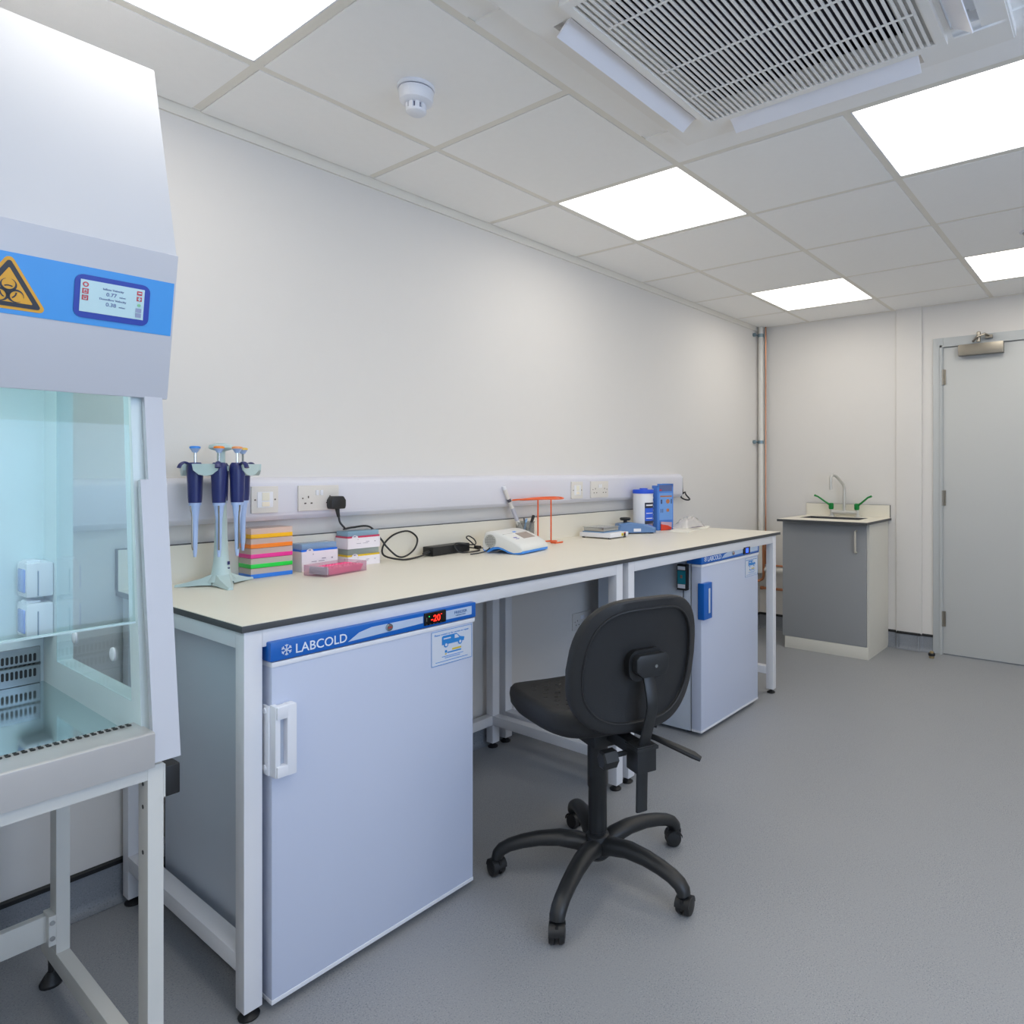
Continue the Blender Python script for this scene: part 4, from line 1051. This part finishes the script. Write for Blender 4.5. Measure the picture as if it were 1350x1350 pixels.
onlid('power_key', .094, .114, .097, .105, M_insb, .0015)
onlid('badge', .030, .054, .054, .060, mat('print_violet', '5b57a8', .5), .0006)
b = MB(); b.lathe([(.027, -.0025), (.0275, .0), (.027, .002)], (0, .148, .050), 24, 'x'); b.obj('side_vent', mat('vent_grey', 'b9b9b4', .5), t, world=False)
b = MB()
for i in range(7):
    for j in range(7):
        if (i - 3) ** 2 + (j - 3) ** 2 < 11: b.box(-.0032, -.0024, .148 + (i - 3) * .0066 - .0022, .148 + (i - 3) * .0066 + .0022, .050 + (j - 3) * .0066 - .0014, .050 + (j - 3) * .0066 + .0014)
g = b.obj('vent_holes', mat('vent_dark', '6e6e6b', .6), t, world=False); g['kind'] = 'stuff'
b = MB(); b.box(.004, WI - .004, .092, .0926, topz(.092) - .001, topz(.092) + .0007); b.obj('lid_seam', mat('seam_grey2', '9b9b96', .6), t, world=False)
text('lettering', 'analyzer', .008, (.030, .044, topz(.044) + .0012), mat('print_violet', '5b57a8', .5), t, uy=(0, .95, .3), world=False)
MB().tube(smooth_path([(-.002, .150, .022), (-.03, .150, .012), (-.055, .165, .006), (-.085, .185, .004)], 4), .0026, 8).obj('lead', M_black, t, world=False)
# ---- beaker of pens
BK = (2.262, -.082)
t = thing('beaker', 'clear beaker holding pens behind the white instrument', 'beaker', (*BK, T0))
b = MB(); b.lathe([(.040, 0), (.042, .004), (.042, .098), (.045, .104), (.043, .104), (.040, .097), (.040, .006), (.001, .004)], n=28); b.obj('glass_wall', clearp('beaker_glass', 'e4e6e6', .10, 'cfd2d4'), t, world=False)
def rod(name, lab, cat, p0, p1, rs, m, extra=None):
    t = thing(name, lab, cat, p0); d = Vector(p1) - Vector(p0)
    n = len(rs); MB().tube([d * (i / (n - 1)) for i in range(n)], rs, 10).obj('barrel', m, t, world=False)
    if extra:
        for nm, a_, c_, r_, mm in extra: MB().tube([d * a_, d * c_], r_, 10).obj(nm, mm, t, world=False)
    return t
rod('pipette_filler', 'long white pen-like aspirator leaning out of the beaker to the left', 'aspirator', (BK[0] + .008, BK[1] + .004, T0 + .012), (BK[0] - .112, BK[1] + .022, T0 + .262), [.004, .010, .0112, .0095, .0092, .0088, .0085, .0085, .0075], mat('aspirator_white', 'dddbd6', .4),
    [('dark_band', .74, .79, .0093, mat('band_slate', '4a4a58', .5)), ('scale_strip', .40, .62, .0096, mat('band_pale2', 'b9bac6', .5)), ('end_button', .96, 1.02, .009, M_white)])
rod('marker_pen', 'black-capped marker pen leaning right in the beaker', 'pen', (BK[0] - .012, BK[1] - .010, T0 + .010), (BK[0] + .058, BK[1] + .002, T0 + .128), [.005, .0055, .0055, .0065, .0065], mat('pen_grey', '8b8f92', .4), [('cap', .72, 1.0, .007, M_black)])
rod('ballpoint_pen', 'pale blue pen standing inside the beaker', 'pen', (BK[0] - .010, BK[1] + .012, T0 + .010), (BK[0] + .006, BK[1] - .004, T0 + .118), [.0035, .0045, .0045, .005], mat('pen_blue', '8fb7e0', .3))
rod('pencil', 'grey pencil leaning on the back of the beaker', 'pen', (BK[0] + .006, BK[1] - .016, T0 + .010), (BK[0] + .020, BK[1] + .028, T0 + .120), [.0038, .004, .004], mat('pen_dark', '5c6064', .4))
# ---- orange wire stand
M_or = mat('wire_orange', 'e8632c', .4)
t = thing('wire_stand', 'bright orange wire stand with a flat ring top on two posts', 'wire rack', (2.395, -.130, T0))
rc = Vector((-.075, .018)); r1 = []
for i in range(41):
    a = 2 * pi * i / 40; r1.append((rc.x + .160 * cos(a), rc.y + .055 * sin(a), .207 + .003 * sin(2 * a)))
MB().tube(r1, .0034, 8).obj('top_ring', M_or, t, world=False)
MB().tube([(rc.x + .120 * cos(a), rc.y + .032 * sin(a), .206) for a in [2 * pi * i / 32 for i in range(33)]], .0028, 8).obj('inner_ring', M_or, t, world=False)
MB().tube([(-.095, .004, .004), (-.095, .004, .206)], .0034, 8).obj('post', M_or, t, world=False)
MB().tube([(-.024, -.012, .004), (-.024, -.012, .206)], .0034, 8).obj('post', M_or, t, world=False)
MB().tube(smooth_path([(-.095, .004, .0036), (-.080, .040, .0036), (-.04, .052, .0036), (.010, .040, .0036), (.040, .010, .0036), (-.024, -.012, .0036)], 5), .0034, 8).obj('foot_loop', M_or, t, world=False)
MB().tube([(-.024, -.012, .0036), (-.030, -.045, .0036), (.025, -.040, .0036)], .0034, 8).obj('foot_loop', M_or, t, world=False)
# ---- hotplate / balance pair
T1 = T0
t = thing('balance', 'low white and steel top-pan balance with a warning sticker', 'balance', (2.668, -.262, T1), radians(2))
MB().box(0, .160, 0, .190, .006, .028, .004).obj('housing', M_white, t, world=False)
for xx in (.015, .145):
    for q_ in (.015, .175): MB().lathe([(.008, 0), (.008, .007)], (xx, q_, 0), 10).obj('foot', M_black, t, world=False)
MB().box(.010, .150, .045, .180, .028, .033, .001).obj('blue_rim', mat('rim_steelblue', '6f93b8', .4), t, world=False)
MB().box(.015, .145, .052, .175, .0335, .052, .003).obj('pan_base', M_steel, t, world=False)
MB().box(.012, .148, .048, .178, .052, .0545, .001).obj('pan', mat('pan_steel', 'c9ccd0', .2, metal=.8), t, world=False)
decal('warning_label', rect(.095, .112, .010, .024), (0, -.0006, 0), mat('label_yellow', 'e8d31c', .5), t, world=False)
decal('warning_label', [(.100, .013), (.107, .013), (.1035, .020)], (0, -.0014, 0), M_black, t, world=False)
MB().box(.116, .130, -.003, .002, .008, .022, .001).obj('rocker_switch', M_black, t, world=False)
MB().box(.117, .129, -.0036, -.001, .0225, .027).obj('rocker_lamp', mat('lamp_red', 'c8402f', .4), t, world=False)
t = thing('vortex_mixer', 'wedge-shaped slate blue mixer with dark knob and bright blue panel', 'mixer', (3.075, -.262, T1), radians(49))
M_slate = mat('mixer_slate', '5f83b4', .4, vary=.02)
prof = [(0, .006), (0, .030), (.035, .044), (.145, .060), (.205, .052), (.215, .006)]
b = MB(); rings = []
for x_, i_ in ((0, .012), (.010, 0), (.090, 0), (.100, .012)):
    rings.append([Vector((x_, i_ + (y_ if y_ < .1 else y_ - 2 * i_) * 1.0, z_ if z_ < .01 else z_ - (.006 if i_ else 0))) for y_, z_ in prof])
b.loft(rings); b.obj('housing', M_slate, t, world=False, sharp=30)
b = MB(); b.lathe([(.010, .052), (.010, .068), (.026, .070), (.030, .078), (.026, .084), (.010, .086)], (.050, .160, 0), 24); b.obj('cup_head', M_black, t, world=False)
b = MB(); Mx = Matrix.Translation((.022, .002, .0308)) @ Matrix.Rotation(radians(21.8), 4, 'X')
b.box(.0, .034, .004, .034, .0005, .0022, .0005, M=Mx); b.obj('key_panel', mat('panel_blue', '2a63f0', .35), t, world=False)
b = MB(); b.box(.038, .058, .004, .034, .0005, .0020, .0005, M=Mx); b.obj('side_panel', mat('panel_cream', 'cfd0c4', .4), t, world=False)
decal('maker_plate', rect(-.125, -.085, .012, .028), (-.0006, 0, 0), M_white, t, ux=(0, -1, 0), uy=(0, 0, 1), world=False)
for xx in (.018, .082):
    for q_ in (.02, .190): MB().lathe([(.009, 0), (.009, .007)], (xx, q_, 0), 10).obj('foot', M_black, t, world=False)
# ---- wipes tub
t = thing('wipes_tub', 'white cylindrical wipes tub with bright blue lid and dark printed panel', 'tub', (3.153, -.122, T0))
b = MB(); prof = [(.054, 0), (.056, .004)]
for k in range(18): prof += [(.0560, .010 + k * .0108), (.0548, .0145 + k * .0108)]
prof += [(.0560, .205), (.0560, .212)]
b.lathe(prof, n=36); b.obj('tub_body', M_white, t, world=False, sharp=60)
MB().lathe([(.0585, .210), (.0590, .213), (.0590, .226), (.056, .231), (.030, .233)], n=36).obj('lid', mat('tub_blue', '1450d6', .35), t, world=False)
MB().lathe([(.024, .232), (.022, .239), (.004, .240)], (-.010, -.01, 0), 20).obj('lid_flap', mat('tub_blue', '1450d6', .35), t, world=False)
def wrap(name, a0, a1, z0, z1, m, r=.0566):
    b = MB(); n = 10; r0 = [(r * cos(radians(a0 + (a1 - a0) * i / n)), r * sin(radians(a0 + (a1 - a0) * i / n))) for i in range(n + 1)]
    rings = [[(x, y, z0) for x, y in r0] + [(x * .98, y * .98, z0) for x, y in r0[::-1]], [(x, y, z1) for x, y in r0] + [(x * .98, y * .98, z1) for x, y in r0[::-1]]]
    return b.loft(rings).obj(name, m, t, world=False)
wrap('printed_label', 224, 296, .012, .160, mat('label_dark', '24283a', .4))
wrap('printed_label', 226, 294, .060, .130, mat('label_royal', '2b5fd6', .4), .0569)
wrap('printed_label', 232, 284, .142, .150, M_white, .0569)
wrap('printed_label', 232, 284, .100, .104, M_white, .0572)
wrap('printed_label', 232, 278, .072, .076, M_white, .0572)
wrap('printed_label', 236, 284, .024, .044, mat('label_mauve', '8a7d8c', .5), .0569)
# ---- blue carton standing beside the tub
t = thing('blue_carton', 'tall blue printed carton standing beside the wipes tub', 'carton', (3.224, -.171, T0), radians(-20))
M_cbl = mat('carton_blue', '4d86d8', .45, vary=.02)
WC, DC, HCn = .112, .052, .262
b = MB(); b.box(0, WC, 0, DC, 0, HCn * .93, .001); b.box(0, .018, 0, DC, HCn * .93, HCn * .96); b.box(.0, WC, 0, .002, HCn * .93, HCn, 0); b.box(WC - .04, WC, .0, DC, HCn * .93, HCn)
b.obj('carton_body', M_cbl, t, world=False)
y_ = -.0006
decal('printed_panel', rect(.012, WC - .010, HCn * .84, HCn * .975), (0, y_, 0), mat('carton_slate', '5a6a9c', .5), t, world=False)
decal('printed_panel', rect(.012, WC - .008, HCn * .22, HCn * .80), (0, y_, 0), mat('carton_light', '6f9fe0', .5), t, world=False)
decal('orange_stripe', rect(.018, WC - .012, HCn * .715, HCn * .745), (0, y_ - .0008, 0), mat('carton_orange', 'b9774e', .5), t, world=False)
decal('printed_picture', [circ(.072, HCn * .62, .013), circ(.072, HCn * .43, .010)], (0, y_ - .0008, 0), mat('carton_orange', 'b9774e', .5), t, world=False)
decal('printed_marks', [rect(.022, .032, HCn * .57, HCn * .66), rect(.022, .026, HCn * .38, HCn * .46), rect(.034, .038, HCn * .38, HCn * .46), rect(.094, .100, HCn * .57, HCn * .67)], (0, y_ - .0008, 0), mat('carton_dark', '3a4a78', .5), t, world=False)
decal('red_mark', rect(.014, .028, HCn * .85, HCn * .88), (0, y_ - .0008, 0), mat('carton_red', 'c43a52', .5), t, world=False)
# side punched with a row of pale notches (left narrow side)
b = MB()
for k in range(10): b.box(-.0008, .0006, .038, .050, .014 + k * .0235, .022 + k * .0235)
b.obj('edge_notches', M_white, t, world=False)
# ---- red-and-white packet, paper pad and plastic bag
t = thing('red_packet', 'small red packet leaning against the blue carton', 'packet', (3.235, -.190, T0), radians(-18))
MB().prism([(0, 0), (.072, .004), (.076, .014), (.046, .028), (.0, .036)], 0, .006, 'y').obj('packet_flap', mat('packet_red', 'd8432c', .5), t, world=False)
MB().prism([(0, .036), (.046, .028), (.076, .014), (.078, .044), (0, .050)], .001, .005, 'y').obj('packet_window', mat('packet_mauve', 'c9a7b8', .5), t, world=False)
t = thing('paper_pad', 'off-white quilted pad lying near the far end of the worktop', 'pad', (3.360, -.296, T0), radians(10))
pts = []; N_ = 10
def padh(u, v): return .003 + .012 * (1 - abs(2 * u - 1) ** 2.5) * (1 - abs(2 * v - 1) ** 2.5) + .002 * sin(9 * u + 5 * v)
b = MB(); g_ = [[b.bm.verts.new(((u / N_ - .5) * .35, (v / N_ - .5) * .130 + .02 * sin(3 * u / N_), padh(u / N_, v / N_) + (.010 if u == N_ else 0))) for v in range(N_ + 1)] for u in range(N_ + 1)]
g0 = [[b.bm.verts.new(((u / N_ - .5) * .35, (v / N_ - .5) * .130 + .02 * sin(3 * u / N_), .0 + (.009 if u == N_ else 0))) for v in range(N_ + 1)] for u in range(N_ + 1)]
for u in range(N_):
    for v in range(N_):
        b.bm.faces.new((g_[u][v], g_[u + 1][v], g_[u + 1][v + 1], g_[u][v + 1])); b.bm.faces.new((g0[u][v], g0[u][v + 1], g0[u + 1][v + 1], g0[u + 1][v]))
for k in range(N_):
    b.bm.faces.new((g_[k][0], g0[k][0], g0[k + 1][0], g_[k + 1][0])); b.bm.faces.new((g_[k][N_], g_[k + 1][N_], g0[k + 1][N_], g0[k][N_]))
    b.bm.faces.new((g_[0][k], g_[0][k + 1], g0[0][k + 1], g0[0][k])); b.bm.faces.new((g_[N_][k], g0[N_][k], g0[N_][k + 1], g_[N_][k + 1]))
b.obj('pad_body', mat('pad_white', 'ebe8dc', .7), t, world=False, sharp=80)
t = thing('plastic_bag', 'crumpled clear plastic bag with a dark strip lying on the pad', 'bag', (3.375, -.285, T0 + .012), radians(-4))
rr_ = random.Random(3); b = MB(); NU, NV = 12, 7; G_ = []
for u in range(NU + 1):
    row = []
    for v in range(NV + 1):
        e = (1 - abs(2 * u / NU - 1) ** 3) * (1 - abs(2 * v / NV - 1) ** 3)
        row.append(b.bm.verts.new(((u / NU - .5) * .22, (v / NV - .5) * .10, .004 + .058 * e * (.55 + .9 * rr_.random() * .6))))
    G_.append(row)
for u in range(NU):
    for v in range(NV): b.bm.faces.new((G_[u][v], G_[u + 1][v], G_[u + 1][v + 1], G_[u][v + 1]))
b.obj('bag_film', clearp('bag_film', 'fafafa', .42, 'f2f0f1'), t, world=False, sharp=180)
MB().box(-.045, .060, -.050, -.040, .004, .008, .001).obj('dark_strip', mat('strip_mauve', '6c5f74', .5), t, world=False)

# ================================================================== CHAIR
HX, HY = 1.610, -1.018
ch = thing('lab_chair', 'black swivel lab chair with moulded seat and five castors', 'chair', (HX, HY, 0), radians(68 - 90))
# local frame: +y is forward (towards the bench), x to the chair's right
def outline(hw, fn, n=48):
    """closed outline by angle; fn(a)->(x,y)"""
    return [fn(2 * pi * i / n) for i in range(n)]
def superell(a, rx, ry, p):
    c, s = cos(a), sin(a); return (math.copysign(abs(c) ** (2 / p), c) * rx, math.copysign(abs(s) ** (2 / p), s) * ry)
NB = 56
def dish(b, base, rings, place):
    """rings: list of (scale, depth); place(x, y, depth) -> Vector ; closes both centres"""
    R = [[b.bm.verts.new(place(x * s_, y * s_, d_)) for x, y in base] for s_, d_ in rings]
    n = len(base)
    for A, C_ in zip(R, R[1:]):
        for i in range(n): b.bm.faces.new((A[i], A[(i + 1) % n], C_[(i + 1) % n], C_[i]))
    for Rr, d_ in ((R[0], rings[0][1]), (R[-1], rings[-1][1])):
        c = b.bm.verts.new(place(0, 0, d_))
        for i in range(n): b.bm.faces.new((Rr[i], Rr[(i + 1) % n], c))
# seat
def seat_pt(a):
    x, y = superell(a, .222, .208, 3.4)
    k = 1 + .06 * (y / .208)           # a little wider in front
    return (x * k, y)
seat_base = [seat_pt(2 * pi * i / NB) for i in range(NB)]
def seat_place(x, y, d):
    wz = -.014 * max(0, (y - .11) / .10) ** 2 + .016 * (abs(x) / .22) ** 2.2 + .010 * max(0, (-y - .12) / .09) ** 1.5
    return Vector((x, y + .030, .533 + wz + d))
b = MB()
dish(b, seat_base, [(.55, -.064), (.84, -.062), (.92, -.054), (.985, -.034), (1.0, -.010), (.99, .006), (.955, .016), (.90, .018), (.75, .012), (.55, .009), (.3, .008)], seat_place)
b.obj('seat', M_chair, ch, world=False, sharp=60)
b = MB()
for i in range(-4, 5):
    for j in range(-4, 5):
        x, y = i * .040 + (.02 if j % 2 else 0), j * .038
        if abs(x) < .165 and abs(y) < .160:
            p_ = seat_place(x, y, .010); hgt = .0030
            pts_ = [(-.014, 0), (0, -.007), (.014, 0), (0, .007)]
            b.loft([[p_ + Vector((u, v, -.004)) for u, v in pts_], [p_ + Vector((u * .55, v * .5, hgt)) for u, v in pts_]])
g = b.obj('grip_pattern', M_chair, ch, world=False); g['kind'] = 'stuff'
MB().box(-.10, .10, -.07, .15, .462, .476, .003).obj('seat_plate', M_chairp, ch, world=False)
# backrest
def back_pt(a):
    x, y = superell(a, .204, .186, 3.5)
    k = 1 - .13 * max(0, y / .188) ** 1.4 - .16 * max(0, -y / .188) ** 2.2
    return (x * k, y)
bb_ = [back_pt(2 * pi * i / NB) for i in range(NB)]
BZ = .692
def back_place(x, y, d):
    """d>0 towards the rear (viewer)"""
    lean = .16 * y + .30 * max(0, -y - .05) ** 2
    curve = 1.15 * x * x
    return Vector((x, -.240 - lean * 1.0 + curve - d, BZ + y))
b = MB()
dish(b, bb_, [(.5, -.026), (.85, -.026), (.95, -.020), (.995, -.006), (1.0, .006), (.985, .014), (.96, .017), (.845, .017), (.835, .0135), (.825, .0085), (.80, .0075), (.5, .0075)], back_place)
b.obj('backrest', M_chair, ch, world=False, sharp=32)
b = MB()   # raised rim line around the recessed back panel
loop = [back_place(x * .842, y * .842, .018) for x, y in bb_]; loop.append(loop[0])
b.tube(loop, .0032, 6); b.obj('rim_bead', M_chair, ch, world=False)
# back mount and bar
def BP(x, y, z): return Vector((x, y, z))
b = MB(); b.prism(rrect(.112, .082, .030, 0, .0, 5), .0, .022, 'y', M=Matrix.Translation((-.004, -.270, BZ + .006)))
b.obj('mount_collar', mat('collar_black', '121314', .5), ch, world=False)
b = MB(); b.prism([(-.050, .024), (-.040, .034), (.042, .034), (.052, .024), (.052, -.006), (.040, -.026), (-.030, -.026), (-.050, -.008)], -.026, .0, 'y', M=Matrix.Translation((.0, -.268, BZ + .004)), bev=.005)
mk = b.obj('mount_block', M_chairp, ch, world=False)
MB().lathe([(.0045, -.2952), (.0045, -.293)], (.010, 0, BZ + .006), 10, 'y').obj('mount_bolt', M_steel, mk, world=False)
bar = smooth_path([(0, -.270, BZ - .015), (0, -.274, .66), (0, -.286, .62), (0, -.288, .585), (0, -.270, .53), (0, -.252, .48), (0, -.242, .42), (0, -.238, .295)], 5)
b = MB(); rings = []
for p in bar: rings.append([Vector((p.x + sx_ * .0165, p.y + sy_ * .0050, p.z)) for sx_, sy_ in ((-1, -.6), (-.7, -1), (.7, -1), (1, -.6), (1, .6), (.7, 1), (-.7, 1), (-1, .6))])
b.loft(rings); b.obj('back_bar', M_chairp, ch, world=False)
b = MB(); b.box(-.030, .030, -.266, -.208, .408, .480, .004); b.box(-.020, .020, -.240, -.06, .440, .474, .003); b.box(-.034, .034, -.271, -.203, .468, .477, .002)
b.obj('bar_bracket', M_chairp, ch, world=False)
b = MB(); b.box(-.062, .062, -.090, .085, .420, .466, .006); b.obj('mechanism', M_chairp, ch, world=False)
b = MB(); b.lathe([(.0075, -.060), (.0075, -.028)], (0, -.200, .445), 8, 'x'); b.lathe([(.020, -.104), (.026, -.100), (.026, -.062), (.018, -.058)], (0, -.200, .440), 6, 'x')
b.obj('tension_knob', M_chairp, ch, world=False, sharp=25)
MB().tube([(.06, -.055, .452), (.115, -.140, .436), (.150, -.190, .420), (.185, -.225, .402), (.200, -.240, .392)], [.009, .010, .012, .013, .009], 10, flat=(1.1, .8)).obj('lever', M_chairp, ch, world=False)
MB().tube([(.06, .02, .455), (.120, -.045, .452), (.160, -.080, .444)], [.007, .009, .010], 10, flat=(1.2, .6)).obj('lever', M_chairp, ch, world=False)
b = MB(); b.lathe([(.0255, .075), (.0255, .140), (.0280, .142), (.0280, .270), (.0305, .275), (.0305, .430)], n=28); b.obj('gas_column', M_chairp, ch, world=False)
b = MB(); b.lathe([(.030, .060), (.040, .070), (.042, .100), (.034, .128), (.028, .132)], n=28); b.obj('base_hub', M_chairp, ch, world=False)
off = -(68 - 90)
for k in range(5):
    a = -18 + 72 * k + off
    d = hdir(a)
    path = [(.020, .093, .030), (.060, .108, .030), (.115, .116, .0275), (.175, .113, .0250), (.225, .104, .0235), (.262, .093, .0225), (.286, .080, .0225), (.298, .066, .0220), (.301, .055, .0205)]
    b = MB(); b.tube([(d.x * r_, d.y * r_, z_) for r_, z_, w_ in path], [w_ for *_, w_ in path], 14, flat=(1.0, .82))
    b.obj('base_arm', M_chairp, ch, world=False)
    ca_ = Matrix.Translation((d.x * .300, d.y * .300, 0)) @ Matrix.Rotation(radians([70, 200, 10, 150, 300][k]), 4, 'Z')
    b = MB(); b.box(-.004, .004, -.020, .024, .020, .052, M=ca_); b.lathe([(.009, .048), (.009, .066)], (0, 0, 0), 12, M=ca_)
    b.tube([ca_ @ Vector((0, .026 * cos(t_), .025 + .029 * sin(t_))) for t_ in [radians(q) for q in range(0, 181, 20)]], .0075, 8, flat=(1.8, .5)) if False else None
    cs = b.obj('castor', M_black, ch, world=False)
    for sg in (-1, 1):
        q = MB(); q.lathe([(.010, sg * .022), (.0215, sg * .020), (.0245, sg * .014), (.0245, sg * .006), (.018, sg * .0045)], (0, .006, .0246), 22, 'x', M=ca_)
        q.obj('castor_wheel', M_black, cs, world=False)
    q = MB(); q.prism([(-.021, .028), (-.020, .038), (-.012, .048), (.000, .0525), (.014, .0525), (.024, .046), (.029, .036), (.030, .028), (.025, .030), (.018, .042), (0, .048), (-.014, .040)], -.021, .021, 'x', M=ca_)
    q.obj('castor_hood', M_black, cs, world=False)
